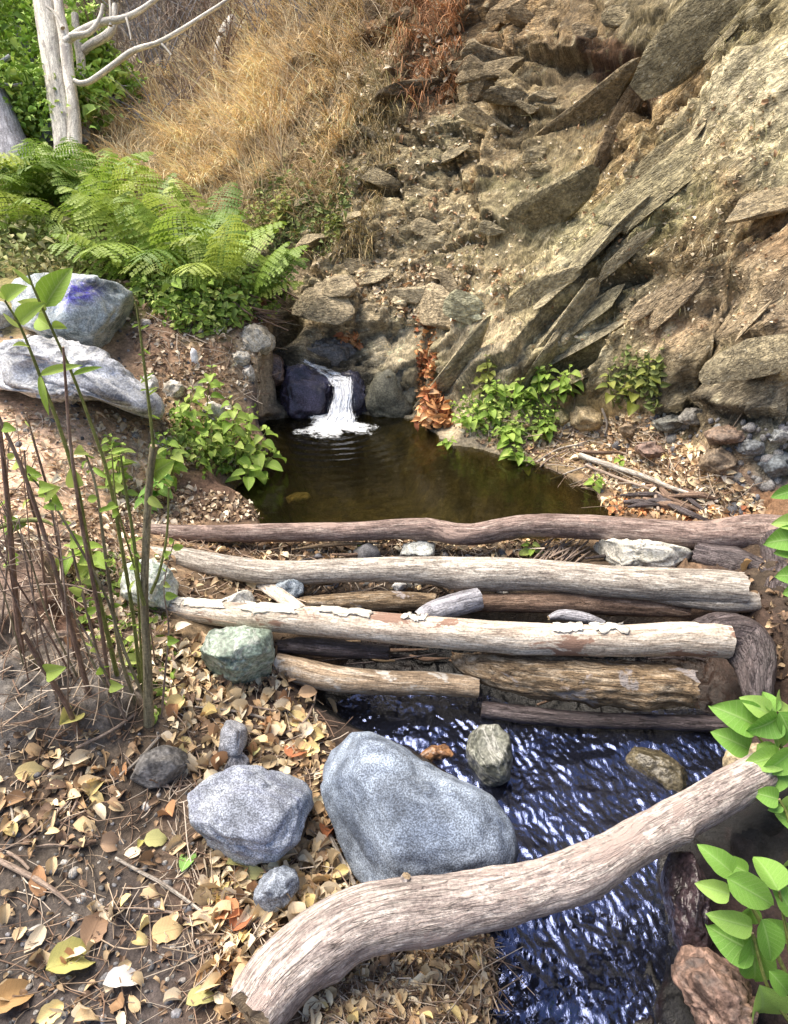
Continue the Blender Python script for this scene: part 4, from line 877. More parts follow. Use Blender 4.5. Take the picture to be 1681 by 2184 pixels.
# ------------------------------------------------------------------ logs
def log(name, label, pts, mat, n=150, seg=44, bark=.002, ov=.06, seed=1, jag=.01, knots=(), cat='log', group=None, path=zpath, hollow=0, fs=1.0):
    C, r = path(pts); r = [x * (.86 if name == 'driftwood_log' else .9) for x in r]; V, F, A = tube(C, r, n, seg, bark, ov, seed, jag, True, knots, fs, hollow); c = np.array(C).mean(0)
    o = link(name, mesh(name, V - c, F, A), mat, None, c); tag(o, label, cat, group); return o, C, r
L1 = log('dark_red_log', 'reddish dark-barked log, farthest of those laid across the stream, beside the pool', [(255, 1128, 13, .075), (330, 1133, 17, .075), (450, 1138, 20, .07), (600, 1136, 22, .07), (750, 1134, 22, .07), (900, 1128, 24, .075), (1000, 1140, 25, .075), (1120, 1122, 27, .085), (1260, 1124, 29, .09), (1400, 1136, 30, .1), (1500, 1142, 34, .1), (1600, 1138, 45, .1), (1670, 1150, 58, .09)], M_bark, seed=3, bark=.0022, ov=.09,
         knots=[(.46, 1.2, .03, .012), (.47, -1.2, .03, .012), (.57, 2, .03, .01), (.2, 1, .02, .006), (.75, .5, .025, .008)])
L2 = log('grey_log', 'bare weathered grey log, second from the pool, split at its right end', [(310, 1172, 10, .09), (345, 1182, 17, .09), (400, 1192, 25, .085), (500, 1212, 28, .08), (600, 1222, 28, .08), (750, 1216, 29, .08), (900, 1216, 32, .08), (1020, 1224, 40, .085), (1150, 1226, 37, .085), (1300, 1240, 38, .09), (1430, 1248, 40, .09), (1530, 1254, 42, .09), (1585, 1258, 40, .09)], M_grey, seed=5, bark=.0015, ov=.06, jag=.02, knots=[(.55, 1.0, .05, .008), (.12, 1.4, .015, .01)])
L3 = log('peeled_log', 'pale peeled log with curling bark scraps, nearest of the long logs across the stream', [(335, 1285, 16, .085), (400, 1300, 25, .08), (500, 1312, 30, .08), (640, 1322, 33, .08), (800, 1336, 35, .08), (950, 1350, 37, .08), (1080, 1360, 37, .08), (1200, 1364, 37, .08), (1330, 1366, 37, .08), (1440, 1362, 39, .08), (1500, 1364, 41, .08), (1548, 1366, 42, .075)], M_pale, seed=7, bark=.0012, ov=.05, jag=.008, knots=[(.64, 1.2, .02, .006), (.66, .2, .03, .004)])
o, C, r = log('split_slab', 'x', [(1320, 1262, 5, .05), (1430, 1278, 13, .05), (1530, 1284, 22, .05), (1612, 1284, 24, .05)], M_grey, 50, 26, .0015, .05, 9, .015)
o.name = 'split_end'; del o['label']; del o['category']; o.parent = L2[0]; o.location = np.array(o.location) - np.array(L2[0].location)
log('short_log', 'short mottled log with sawn orange end lying against the green round rock', [(590, 1422, 32, -.05), (640, 1432, 31, -.055), (720, 1448, 30, -.06), (820, 1456, 28, -.07), (920, 1458, 27, -.08), (1020, 1466, 24, -.09)], M_small, 80, 36, .0014, .05, 11, .004, [(.62, 1, .02, .006)])
log('rotten_log', 'thick rotten log chunk with rough flaking bark below the peeled log at right', [(968, 1402, 10, -.05), (1010, 1420, 28, -.05), (1090, 1434, 42, -.05), (1190, 1446, 48, -.05), (1300, 1456, 52, -.05), (1400, 1462, 50, -.05), (1478, 1468, 40, -.05)], M_rough, 140, 60, .010, .2, 13, .04, [(.6, .9, .03, .015), (.35, 1.6, .05, .012), (.8, .4, .04, .012)], fs=.9)
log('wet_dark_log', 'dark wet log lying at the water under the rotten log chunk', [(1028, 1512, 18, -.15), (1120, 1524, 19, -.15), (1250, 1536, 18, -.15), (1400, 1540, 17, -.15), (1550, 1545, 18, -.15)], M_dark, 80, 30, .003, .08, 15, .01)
log('brown_log', 'brown bark log wedged in shadow under the split grey log at right', [(960, 1288, 20, .0), (1040, 1286, 22, .0), (1150, 1286, 23, .0), (1280, 1288, 24, .0), (1400, 1296, 22, .0), (1470, 1302, 17, .0)], M_brownlog, 80, 30, .0025, .08, 17, .008)
log('old_brown_log', 'rotting brown log behind the peeled log near the loose plank', [(640, 1286, 14, -.0), (720, 1284, 20, -.0), (820, 1282, 22, .0), (930, 1284, 18, .0)], M_rough, 70, 30, .003, .12, 19, .02)
log('hollow_bark', 'curled hollow tube of grey bark resting between the grey and peeled logs', [(890, 1318, 14, .04), (920, 1306, 24, .045), (970, 1290, 26, .055), (1022, 1278, 25, .06)], M_greytree, 60, 32, .003, .12, 21, .01, hollow=1.6)
log('dark_under_log', 'dark brown rounded log end glimpsed under the peeled log beside the green rock', [(590, 1378, 12, -.02), (650, 1378, 20, -.03), (720, 1384, 20, -.03), (830, 1392, 16, -.04)], M_dark, 50, 26, .003, .12, 23, .02)
log('stub_stick', 'short grey stick poking out beneath the hollow bark tube', [(1170, 1318, 5, .02), (1200, 1312, 12, .02), (1250, 1318, 11, .02), (1290, 1328, 4, .02)], M_greytree, 30, 18, .0015, .1, 25, .01, cat='stick')
# loose plank
C, r = zpath([(552, 1238, 15, .03), (600, 1272, 15, .05), (652, 1312, 16, .075)])
V, F, A = tube(C, r, 30, 20, .0008, .02, 27, .004); c = np.mean(C, 0); ax_ = np.array(C[2]) - C[0]; ax_ /= np.linalg.norm(ax_)
w = V - c; up_ = np.array([-.1, -.5, .85]); up_ -= ax_ * (up_ @ ax_); up_ /= np.linalg.norm(up_); V = V - up_ * (w @ up_)[:, None] * .6
tag(link('loose_plank', mesh('loose_plank', V - c, F, A), M_pale, None, c), 'short flat pale plank leaning from the grey log down to the peeled log', 'plank')
# curved driftwood log in the foreground
D1 = log('driftwood_log', 'large curved pinkish-grey driftwood log lying across the foreground stream', [(538, 2165, 76, .06), (578, 2112, 80, .062), (625, 2062, 80, .065), (690, 2010, 81, .07), (765, 1970, 80, .08), (850, 1948, 78, .085), (960, 1932, 70, .085), (1070, 1912, 64, .085), (1160, 1890, 58, .085), (1240, 1862, 58, .09), (1310, 1822, 52, .09), (1375, 1784, 51, .09), (1480, 1727, 48, .085), (1560, 1682, 47, .08), (1622, 1648, 46, .08)], M_drift, 230, 60, .003, .08, 31, .035,
         knots=[(.76, -.3, .02, .012), (.6, .9, .05, .005), (.3, .7, .05, .008), (.13, .6, .035, .01)], fs=.8)
for pts in ([(1262, 1880, 15, .07), (1275, 1903, 10, .05), (1282, 1915, 6, .04)], [(862, 1885, 12, .13), (868, 1868, 8, .15)]):
    C, r = zpath(pts); V, F, A = tube(C, r, 16, 14, .003, .2, 5, .008); link('knot_stub', mesh('knot_stub', V - np.array(D1[0].location), F, A), M_drift, D1[0])
# bark scraps on the peeled log (parts of it)
C3, r3 = L3[1], L3[2]
def scrap(t0, t1, a0, a1, seed):
    X = catmull(np.c_[np.array(C3), np.array(r3)], 400); n = 18; m = 8; i0, i1 = int(t0 * 399), int(t1 * 399); V = []; LC = []
    r_ = np.random.default_rng(seed); ea = np.convolve(r_.normal(size=n + 4), np.ones(5) / 5, 'valid') * .28; ra = np.convolve(r_.normal(size=m + 2), np.ones(3) / 3, 'valid') * .07
    for i in range(n):
        for j in range(m):
            f = i / (n - 1); tt_ = (t0 + (t1 - t0) * (f + ra[j] * (1 if i in (0, n - 1) else .2))) * 399; k = int(np.clip(tt_, 1, 397))
            Cc = X[k, :3]; rr_ = X[k, 3]; T = X[k + 1, :3] - X[k - 1, :3]; T /= np.linalg.norm(T); A = np.cross([0, 0, 1.0], T); A /= np.linalg.norm(A); B = np.cross(T, A)
            aa = a0 + (a1 - a0) * j / (m - 1) + ea[i] * (1 if j in (0, m - 1) else 0)
            lift = 1.07 + .11 * (abs(j / (m - 1) - .5) * 2) ** 3 * (.7 + .3 * math.sin(i * .9 + seed)) + .05 * abs(f - .5)
            V.append(Cc + (A * math.cos(aa) - B * -math.sin(aa)) * rr_ * lift); LC.append((math.cos(aa) * rr_, math.sin(aa) * rr_, tt_ / 399 * 2))
    return np.array(V), grid_faces(n, m), {'lc': np.array(LC), 'cap': np.zeros(len(V))}
pc = np.array(L3[0].location)
for i, (t0, t1, a0, a1) in enumerate([(.03, .085, 1.2, 2.2), (.09, .17, 1.1, 2.1), (.2, .275, 1.15, 2.1), (.3, .36, 1.2, 1.9), (.40, .43, 1.3, 1.8), (.62, .665, 1.3, 2.0), (.68, .73, 1.1, 1.8)]):
    V, F, A = scrap(t0, t1, a0, a1, i); V2 = np.vstack([V, V - (V - V.mean(0)) * .0 + (0, .001, -.004)])
    ob = link('bark_scrap', mesh('bark_scrap', V - pc, F, A), M_white, L3[0]); md = ob.modifiers.new('thickness', 'SOLIDIFY'); md.thickness = .003
# roots at the right ends
for (pts, lab, nm, m_) in [([(1488, 1366, 38, .07), (1540, 1356, 44, .07), (1585, 1372, 48, .05), (1612, 1420, 40, .03), (1618, 1480, 30, .0), (1640, 1560, 22, -.1)], 'thick dark root curving down from the end of the peeled log', 'curved_root', M_dark),
                       ([(1640, 1130, 40, .1), (1670, 1180, 44, .08), (1665, 1240, 34, .06), (1640, 1310, 20, .03)], 'dark stump-like root mass where the dark red log meets the right bank', 'stump_root', M_dark),
                       ([(1480, 1180, 24, .06), (1560, 1200, 30, .06), (1640, 1230, 26, .06)], 'dark knotted root between the two farthest logs at right', 'knotted_root', M_dark)]:
    log(nm, lab, pts, m_, 80, 36, .009, .34, len(lab), .02, cat='root', fs=.6)

# ------------------------------------------------------------------ branches and driftwood pile on the right bank
def gpath(pts, lift=.01):      # follows the ground
    C = []; r = []
    for a, b, w in pts:
        h = hit(a, b); p = np.array(h[0]); d = depth_of(p); rr_ = w * d / FPX; C.append(p + np.array(h[1]) * (rr_ * .7 + lift)); r.append(rr_)
    return C, r
def stick(name, label, pts, mat=None, lift=.004, n=24, seg=8, seed=0, cat='twig', group=None, ov=.08):
    C, r = gpath(pts, lift); r = [x * .55 for x in r]; V, F, A = tube(C, r, n, seg, .0, ov, seed, 0, True); c = np.mean(C, 0)
    return tag(link(name, mesh(name, V - c, F, A), mat or M_twig, None, c), label, cat, group)
stick('bank_branch', 'bleached forked branch lying on the leafy right bank beside the pool edge', [(1238, 985, 11), (1300, 1006, 11), (1375, 1030, 10), (1450, 1052, 8), (1538, 1068, 6)], M_grey, .02, 60, 16, 2, 'branch')
stick('fork_branch', 'thin grey branch beneath the bleached branch on the right bank', [(1250, 1002, 6), (1330, 1035, 6), (1400, 1060, 5), (1460, 1085, 4)], M_twig, .02, 40, 12, 3, 'branch')
for i, (pts, lab) in enumerate([([(1395, 1040, 6), (1400, 1070, 7), (1405, 1098, 6)], 'short upright dark twig crossing the bleached branch'), ([(1290, 868, 5), (1300, 900, 5), (1292, 925, 4)], 'hooked pale twig right of the squarish rock'),
                       ([(1150, 985, 4), (1190, 965, 4), (1230, 955, 4), (1260, 945, 3)], 'thin straight twig near the pool edge under the right nettles'), ([(1230, 970, 7), (1280, 975, 8), (1330, 968, 6), (1360, 975, 4)], 'dark stick above the bleached branch'), ([(1140, 1010, 3), (1170, 985, 3), (1210, 965, 3)], 'thin leaning twig at the water edge on the right'),
                       ([(1205, 905, 3), (1195, 935, 3), (1180, 960, 3)], 'slender twig dropping from below the round brown rock'), ([(1180, 1022, 4), (1230, 1008, 4), (1260, 1000, 3)], 'short pale stick with its tip over the pool'), ([(1455, 1050, 6), (1500, 1062, 6), (1535, 1072, 5)], 'pale stick continuing beyond the tip of the bleached branch')]):
    stick('bank_twig', lab, pts, [M_twig, M_grey, M_grey, M_brownlog][i % 4], .012, 24, 8, i, 'twig')
# knot of wet driftwood above the dark red log
kn = empty('driftwood_tangle', Vector(hit(1440, 1085)[0]), 'tangle of dark driftwood sticks heaped against the dark red log at right', 'driftwood')
for i in range(16):
    a, b = rnd.uniform(1370, 1500), rnd.uniform(1050, 1100); L_ = rnd.uniform(25, 60); an = rnd.uniform(-.3, 1.1)
    pts = [(a - math.cos(an) * L_, b - math.sin(an) * L_ * .6, rnd.uniform(2, 5)), (a + rnd.uniform(-8, 8), b + rnd.uniform(-5, 5), rnd.uniform(4, 8)), (a + math.cos(an) * L_, b + math.sin(an) * L_ * .5, 3)]
    C, r = gpath(pts, .01 + .006 * (i % 5)); V, F, A = tube(C, r, 16, 9, .001, .2, i, 0)
    link('stick', mesh('stick', V - np.array(kn.location), F, A), M_dark if i % 3 else M_brownlog, kn)
kb = empty('twig_bundle', Vector(hit(1200, 1185)[0]), 'bundle of thin twigs jammed between the two farthest logs', 'twigs')
for i in range(22):
    a, b = rnd.uniform(1150, 1250), rnd.uniform(1165, 1200); an = rnd.uniform(-1.1, -.3); L_ = rnd.uniform(15, 40)
    C, r = gpath([(a - math.cos(an) * L_, b - math.sin(an) * L_, 2), (a, b, 2.2), (a + math.cos(an) * L_, b + math.sin(an) * L_, 1.6)], .01 + .004 * (i % 7)); V, F, A = tube(C, r, 8, 6, 0, .1, i, 0)
    link('twig', mesh('twig', V - np.array(kb.location), F, A), M_twig, kb)
# single twigs of the foreground
TW = [([(245, 1837, 6), (300, 1866, 7), (350, 1893, 7), (440, 1955, 6)], 'straight brown twig pointing at the orange oval leaf'), ([(225, 1942, 4), (300, 1942, 4), (370, 1952, 5), (425, 1987, 5), (455, 2050, 4), (487, 2117, 4)], 'long bent thin twig running down to the driftwood log end'),
      ([(0, 1842, 11), (75, 1882, 11), (115, 1905, 9), (155, 1932, 6)], 'thick grey stick at the left edge on dark soil'), ([(20, 1820, 6), (45, 1840, 7), (65, 1858, 5)], 'short stub of stick above the thick grey stick'), ([(255, 1660, 5), (295, 1625, 6), (340, 1575, 6)], 'pale bare twig leaning below the stem cluster'),
      ([(268, 1617, 3), (295, 1655, 3), (350, 1682, 4), (425, 1677, 3)], 'fine arched twig left of the flat stone'), ([(165, 1597, 6), (240, 1555, 6), (320, 1502, 6)], 'long pale twig at the foot of the left stems'), ([(415, 1497, 5), (500, 1505, 5), (595, 1522, 4)], 'reddish twig above the upright grey stone'),
      ([(412, 1512, 4), (500, 1522, 5), (560, 1535, 5), (590, 1545, 3)], 'twig crossing the leaves just right of the stems'), ([(575, 1577, 5), (635, 1555, 6), (665, 1520, 5), (672, 1472, 3)], 'bent pale twig beside the water under the short log'), ([(310, 1640, 3), (345, 1668, 4), (380, 1700, 3)], 'short dark twig beside the flat dark rock'),
      ([(590, 1600, 3), (560, 1575, 3), (520, 1562, 3)], 'tiny twig between leaves above the rusty round leaf'), ([(20, 1690, 4), (30, 1740, 5), (33, 1785, 4)], 'upright-lying grey twig at far left'), ([(105, 1800, 3), (150, 1740, 4), (170, 1700, 5), (175, 1650, 4)], 'curving brown twig left of centre on the dark soil'),
      ([(0, 1822, 3), (60, 1790, 4), (120, 1740, 4), (170, 1690, 3)], 'long thin diagonal twig at far left'), ([(75, 1810, 3), (110, 1808, 4), (160, 1812, 3)], 'short horizontal twig below the diagonal twig'), ([(700, 1790, 9), (725, 1840, 9), (755, 1895, 8)], 'tan stick wedged against the large grey boulder'),
      ([(315, 1915, 3), (318, 1960, 3), (325, 2035, 3)], 'thin straight twig between the yellow-green leaf and driftwood'), ([(1030, 2020, 4), (1048, 2070, 5), (1058, 2105, 4)], 'dark twig hanging at the edge of the lower stream'), ([(890, 2180, 5), (960, 2140, 5), (1035, 2112, 4)], 'twig at the bottom edge beneath the driftwood log'),
      ([(905, 2050, 3), (960, 2085, 3), (1000, 2140, 3)], 'thin twig in the straw below the driftwood log'), ([(820, 2000, 4), (950, 2000, 5), (1040, 2008, 4)], 'reed-like twig along the underside of the driftwood log'), ([(700, 2184, 4), (800, 2140, 5), (880, 2090, 4)], 'twig crossing the tan leaves at bottom centre'), ([(395, 1640, 3), (405, 1600, 3), (388, 1565, 3)], 'small twig rising beside the upright grey stone')]
for i, (pts, lab) in enumerate(TW):
    stick('fallen_twig', lab, pts, M_twig if i % 4 else M_grey, .006, 30, 9, i, 'twig')
stick('paddle_twig', 'brown stubby twig lying left of the long thin leaf at lower left', [(150, 1815, 10), (180, 1808, 12), (205, 1800, 8)], M_brownlog, .004, 20, 10, 5)
# ------------------------------------------------------------------ leaf meshes shared by many plants
FRESH = [mesh('leaf', *(lambda a: (a[0], a[1], {'lf': a[2]}))(leaf(6, .62 + .05 * i, .18, .25 + .12 * i, .1 * (i - 1), .05, 1.0, i, wide_at=.36))) for i in range(4)]
for m in FRESH: m.materials.append(M_fresh)
def variant(meshes, mat):
    out = []
    for m in meshes:
        c = m.copy(); c.materials.clear(); c.materials.append(mat); out.append(c)
    return out
BROAD = [mesh('leaf', *(lambda a: (a[0], a[1], {'lf': a[2]}))(leaf(12, .6 + .06 * i, .16, .35 + .15 * i, .15 * (i - 1), .04, .95, 10 + i, nw=3, wide_at=.38))) for i in range(3)]
for m in BROAD: m.materials.append(M_broad)
OLIVE = variant(FRESH[:3], M_olive)
LANCE = [mesh('leaf', *(lambda a: (a[0], a[1], {'lf': a[2]}))(leaf(8, .2, .15, .5, .2, .04, 1.1, 30, wide_at=.45)))]
LANCE[0].materials.append(M_fresh)

def put_leaf(parent, base, tip, me, size=None, wscale=1.0, roll=None, name='leaf', bend_up=True):
    base = np.asarray(base, float); tip = np.asarray(tip, float); y = tip - base; L = np.linalg.norm(y); y /= L
    n = np.array([rnd.uniform(-.3, .3), rnd.uniform(-.5, -.1), 1.0]) if roll is None else np.array(roll, float)
    n -= y * (n @ y); n /= np.linalg.norm(n); x = np.cross(y, n); Rm = np.stack([x, y, n], 1)
    o = link(name, me, None, parent); org = np.array(parent.location) if parent is not None else 0
    o.matrix_local = mat4(Rm, base - org, (L * wscale, L, L)); return o
def stem_mesh(name, P, r0, r1, mat, parent, n=16, seg=7, seed=0):
    V, F, A = tube(P, np.linspace(r0, r1, len(P)), n, seg, 0, .05, seed, 0, True); org = np.array(parent.location)
    return link(name, mesh(name, V - org, F, A), mat, parent)
def leafy_plant(label, base_px, top_px, n_pairs, leaf_px, meshes=FRESH, name='nettle_plant', cat='plant', group=None, spread_=1.0, droop=-.1, side=(0, 0), nstem=1, dlift=0, stem_mat=None, d=None):
    """upright stem with opposite pairs of leaves; top_px is where the tip stands at the depth of the base"""
    h = hit(*base_px); b = np.array(h[0]); dd_ = depth_of(b) if d is None else d
    if d is not None: b = atd(base_px[0], base_px[1], d)
    root = empty(name, Vector(b), label, cat, group); leaf_px *= .66; n_pairs += 1 if leaf_px > 20 else 0
    for s in range(nstem):
        t = atd(top_px[0] + rnd.uniform(-1, 1) * 26 * (s > 0), top_px[1] + rnd.uniform(0, 1) * 20 * (s > 0), dd_ - rnd.uniform(0, .12)); bb = b + np.array([rnd.uniform(-.05, .05), rnd.uniform(-.05, .05), -.03]) * (s > 0)
        midp = (bb + t) / 2 + np.array([rnd.uniform(-.03, .03), rnd.uniform(-.02, .02), 0])
        P = [bb - np.array([0, 0, .02]), midp, t]; X = catmull(P, 30)
        stem_mesh('stem', P, .0035, .0015, stem_mat or M_stemg, root, 12, 6, s)
        L0 = leaf_px * dd_ / FPX; yaw0 = rnd.uniform(0, 6)
        for k in range(n_pairs):
            f = .18 + .82 * (k + 1) / n_pairs; p = X[int(f * 29)]; ln = L0 * (.7 + .5 * math.sin(math.pi * min(f, .95))) * (.55 if k == n_pairs - 1 else 1)
            yaw = yaw0 + k * 1.57 + rnd.uniform(-.4, .4)
            for q in (0, math.pi):
                a = yaw + q + rnd.uniform(-.25, .25); l2 = ln * rnd.uniform(.8, 1.15) * spread_
                dirv = np.array([math.cos(a) , math.sin(a) , droop + rnd.uniform(-.15, .35) + (.6 if k == n_pairs - 1 else 0)]); dirv /= np.linalg.norm(dirv)
                pb = p + dirv * l2 * .18
                put_leaf(root, pb, pb + dirv * l2, rnd.choice(meshes))
    return root
# left bank nettles beside the pool
for a in [('pale nettle stem rising highest on the left bank, beside the white scrap', (440, 900), (452, 785), 5, 42), ('nettle in front of the whitish stone on the left bank', (420, 950), (412, 830), 6, 46), ('nettle leaning right above the whitish stone', (480, 960), (492, 850), 6, 44),
          ('small nettle under the highest nettle stem', (455, 1000), (450, 905), 5, 44), ('thin nettle at the dark crevice edge', (525, 960), (535, 870), 5, 34), ('nettle overhanging the pool, nearest the foam', (530, 1000), (568, 918), 5, 52), ('nettle with the largest bright leaves over the pool edge', (535, 1020), (588, 968), 4, 62),
          ('nettle hanging lowest over the left pool edge', (505, 1030), (530, 1000), 3, 56), ('nettle between the pool edge and the leafy herb', (490, 1010), (500, 935), 4, 52), ('sparse nettle left of the whitish stone', (390, 930), (385, 870), 4, 32)]:
    leafy_plant(a[0], a[1], a[2], a[3], a[4], FRESH, nstem=1, group='nettles on the left bank')
for a in [('leafy herb with pale leaves low on the left bank path', (360, 1040), (350, 930), 6, 46), ('leafy herb left of the cut upright stem', (270, 1060), (262, 950), 6, 40), ('dark leaved herb behind the cut stem', (330, 1080), (345, 1000), 5, 44), ('small pale herb at the foot of the streaked boulder', (245, 990), (235, 930), 4, 32), ('round leaved herb left of the lichen rock', (190, 1230), (175, 1165), 3, 60)]:
    leafy_plant(a[0], a[1], a[2], a[3], a[4], FRESH if 'dark' not in a[0] else BROAD, 'herb', nstem=2, group='herbs on the left path')
# right bank plants
for a in [('nettle at the left end of the right bank clump', (1075, 870), (1060, 815), 5, 34), ('nettle in the middle of the right bank clump before the dark hollow', (1120, 870), (1110, 812), 5, 42), ('tallest nettle before the dark hollow of the cliff', (1165, 860), (1172, 780), 6, 40), ('nettle leaning to the dark hollow at right', (1200, 850), (1215, 785), 5, 38),
          ('nettle right over the pool edge, its leaves hanging to the water', (1105, 950), (1095, 905), 5, 44), ('low nettle touching the dark pool water at right', (1115, 985), (1098, 955), 4, 40), ('nettle between the hanging one and the round brown rock', (1150, 930), (1160, 890), 4, 34), ('creeping green plant below the orange leaf pile', (1010, 905), (990, 885), 4, 34),
          ('nettle behind the creeping plant on the right bank', (1060, 900), (1040, 860), 4, 34), ('tiny plant tuft in the pool shallows under the orange leaf pile', (966, 948), (965, 935), 3, 22), ('small sprout beside the bleached branch', (1275, 1045), (1270, 1015), 3, 30), ('small sprout above the bleached branch tip', (1325, 995), (1320, 975), 3, 24)]:
    leafy_plant(a[0], a[1], a[2], a[3], a[4], FRESH, nstem=2, group='nettles on the right bank')
for a in [('dull yellow-green broad plant under the right cliff', (1355, 880), (1345, 810), 5, 46), ('yellow-green plant with hanging leaves on the right cliff foot', (1390, 850), (1385, 770), 5, 40), ('yellow-green plant left of the broad one on the cliff foot', (1310, 860), (1300, 790), 4, 36), ('vine clump on the slab left of the right bank nettles', (1040, 850), (1040, 760), 6, 30), ('small sprout growing alone high on the cliff slab', (1228, 685), (1226, 655), 2, 36),
          ('leafy vine on the dry slope above the right fern', (610, 500), (605, 400), 8, 26), ('low leafy vine in the centre of the dry slope foot', (700, 520), (705, 450), 6, 22), ('leafy vine left of the slope foot vine', (560, 500), (550, 420), 7, 22), ('sprout between the two farthest logs', (1130, 1185), (1125, 1158), 3, 34), ('small sprout behind the grey log left part', (765, 1180), (762, 1160), 2, 26)]:
    leafy_plant(a[0], a[1], a[2], a[3], a[4], OLIVE if 'yellow' in a[0] or 'vine' in a[0] else FRESH, 'sprout' if 'sprout' in a[0] else 'vine' if 'vine' in a[0] else 'broadleaf_plant', nstem=3 if 'vine' in a[0] else 1)
# ground ivy under the ferns: nobody could count its leaves
def cast_scatter(poly, n, objs=LAND):
    """random points of the land inside an outline"""
    P = np.array(poly, float); lo, hi = P.min(0), P.max(0); out = []
    while len(out) < n:
        q = rng.uniform(lo, hi, (n, 2)); ok = in_poly(q[:, 0], q[:, 1], poly)
        for a, b in q[ok]:
            h = hit(a, b, objs)
            if h is not None: out.append((np.array(h[0]), np.array(h[1])))
            if len(out) >= n: break
    return out
def leaves_on(pts, tmpl, size, cols, tilt=.5, lift=.004, sd=.3, up=None):
    M, C = [], []
    for p, n in pts:
        s = size * math.exp(rng.normal() * sd); nn = np.array(n if up is None else up, float)
        Rm = frame(nn + rng.normal(size=3) * tilt * .6, rng.uniform(0, 6.28)); M.append(np.c_[Rm * s, p + n * (lift + abs(rng.normal()) * s * .15)])
        c = np.array(cols[rng.integers(len(cols))]) * rng.uniform(.75, 1.25); C.append([*np.clip(c, 0, .9), 1])
    return spread(tmpl, M, C)
T_small = leaf(3, .5, .3, .5, 0, .1, 1, 1, nw=1); T_dry = [leaf(5, .5, .3, .7, .5, .25, 1, 40 + i, nw=1, wide_at=.42) for i in range(4)]
GREENS = [(.18, .28, .04), (.28, .4, .07), (.38, .46, .12), (.12, .19, .03)]
def stuff(name, parts, mat, label, cat):
    V, F, A = join(parts); return tag(link(name, mesh(name, V, F, A), mat), label, cat, None, 'stuff')
ivy = []
for poly, n, s, cols in [([(270, 590), (380, 580), (520, 600), (640, 640), (560, 680), (470, 720), (380, 715), (290, 650)], 1700, .045, GREENS), ([(-80, 490), (120, 500), (280, 560), (270, 600), (100, 590), (-80, 600)], 1200, .05, [(.26, .27, .1), (.36, .34, .16), (.18, .22, .06)]),
                         ([(380, 900), (560, 940), (540, 1020), (430, 1020), (360, 960)], 500, .04, GREENS), ([(960, 880), (1100, 850), (1200, 880), (1180, 940), (1080, 960), (1000, 930)], 600, .03, GREENS), ([(540, 380), (760, 400), (720, 560), (580, 560)], 900, .035, [(.2, .24, .07), (.14, .18, .05)]), ([(1300, 790), (1420, 770), (1400, 880), (1310, 880)], 260, .04, [(.2, .24, .07), (.14, .18, .05)])]:
    pts = cast_scatter(poly, n); pts = [(p + np.array([0, 0, abs(rng.normal()) * .07]), np_) for p, np_ in pts]
    ivy.append(leaves_on(pts, T_small, s, cols, .9))
stuff('ground_ivy', ivy, M_litter, 'low green creeping leaves covering the bank under the ferns', 'ground cover')

# ------------------------------------------------------------------ ferns
def frond_mesh(seed, droop=.8):
    r_ = np.random.default_rng(seed); V = []; F = []; LFx = []
    N = 26; ang = 1.0; y = z = 0; pts = []
    for i in range(N + 1):
        pts.append((y, z, ang)); y += math.cos(ang) / N; z += math.sin(ang) / N; ang -= droop * 1.7 / N * (1 + .3 * r_.normal() * .3)
    def quad(a, b, c, e):
        k = len(V); V.extend([a, b, c, e]); LFx.extend([(0.5, 0, 0)] * 4); F.append((k, k + 1, k + 2, k + 3))
    for i in range(N):      # rachis
        (y0, z0, a0), (y1, z1, a1) = pts[i], pts[i + 1]; w = .006 * (1 - i / N) + .0012
        quad((-w, y0, z0), (w, y0, z0), (w, y1, z1), (-w, y1, z1))
    for i in range(4, N):
        f = i / N; L = .30 * math.sin(math.pi * min(1, (f - .08) * 1.0) ** .8) ** .8 * (1 + .06 * r_.normal()) * (1.0 if f < .85 else .75) + .01
        y0, z0, a0 = pts[i]
        for sg in (-1, 1):
            fw = .35 + .1 * r_.normal(); dx = np.array([sg * math.cos(fw), math.sin(fw) * math.cos(a0), math.sin(fw) * math.sin(a0) - .12 + .08 * r_.normal()]); dx /= np.linalg.norm(dx)
            fwd = np.array([0, math.cos(a0), math.sin(a0)]); pr = fwd - dx * (fwd @ dx); pr /= np.linalg.norm(pr)
            o = np.array([0, y0, z0]); m = 7; sag = -.10 * L
            for k in range(m):
                t0 = (k + .1) / m; t1 = (k + 1.0) / m; wl = .030 * math.sin(math.pi * (.25 + .75 * (1 - t0)) ** 1.0) * (1.0 - .55 * t0) + .003
                p0 = o + dx * L * t0 + np.array([0, 0, sag * t0 * t0 * 3]); p1 = o + dx * L * t1 + np.array([0, 0, sag * t1 * t1 * 3])
                pm = (p0 + p1) / 2
                quad(p0, p1, pm + pr * wl + dx * .012 * L * 3, p0 + pr * wl * .9 + dx * .006); quad(p1, p0, p0 - pr * wl * .9 + dx * .006, pm - pr * wl + dx * .012 * L * 3)
    return mesh('frond', np.array(V), np.array(F), {'lf': np.array(LFx)}, smooth=False)
FR = [frond_mesh(1, .5), frond_mesh(2, .8), frond_mesh(3, 1.1), frond_mesh(4, .65)]
for m in FR: m.materials.append(M_fern)
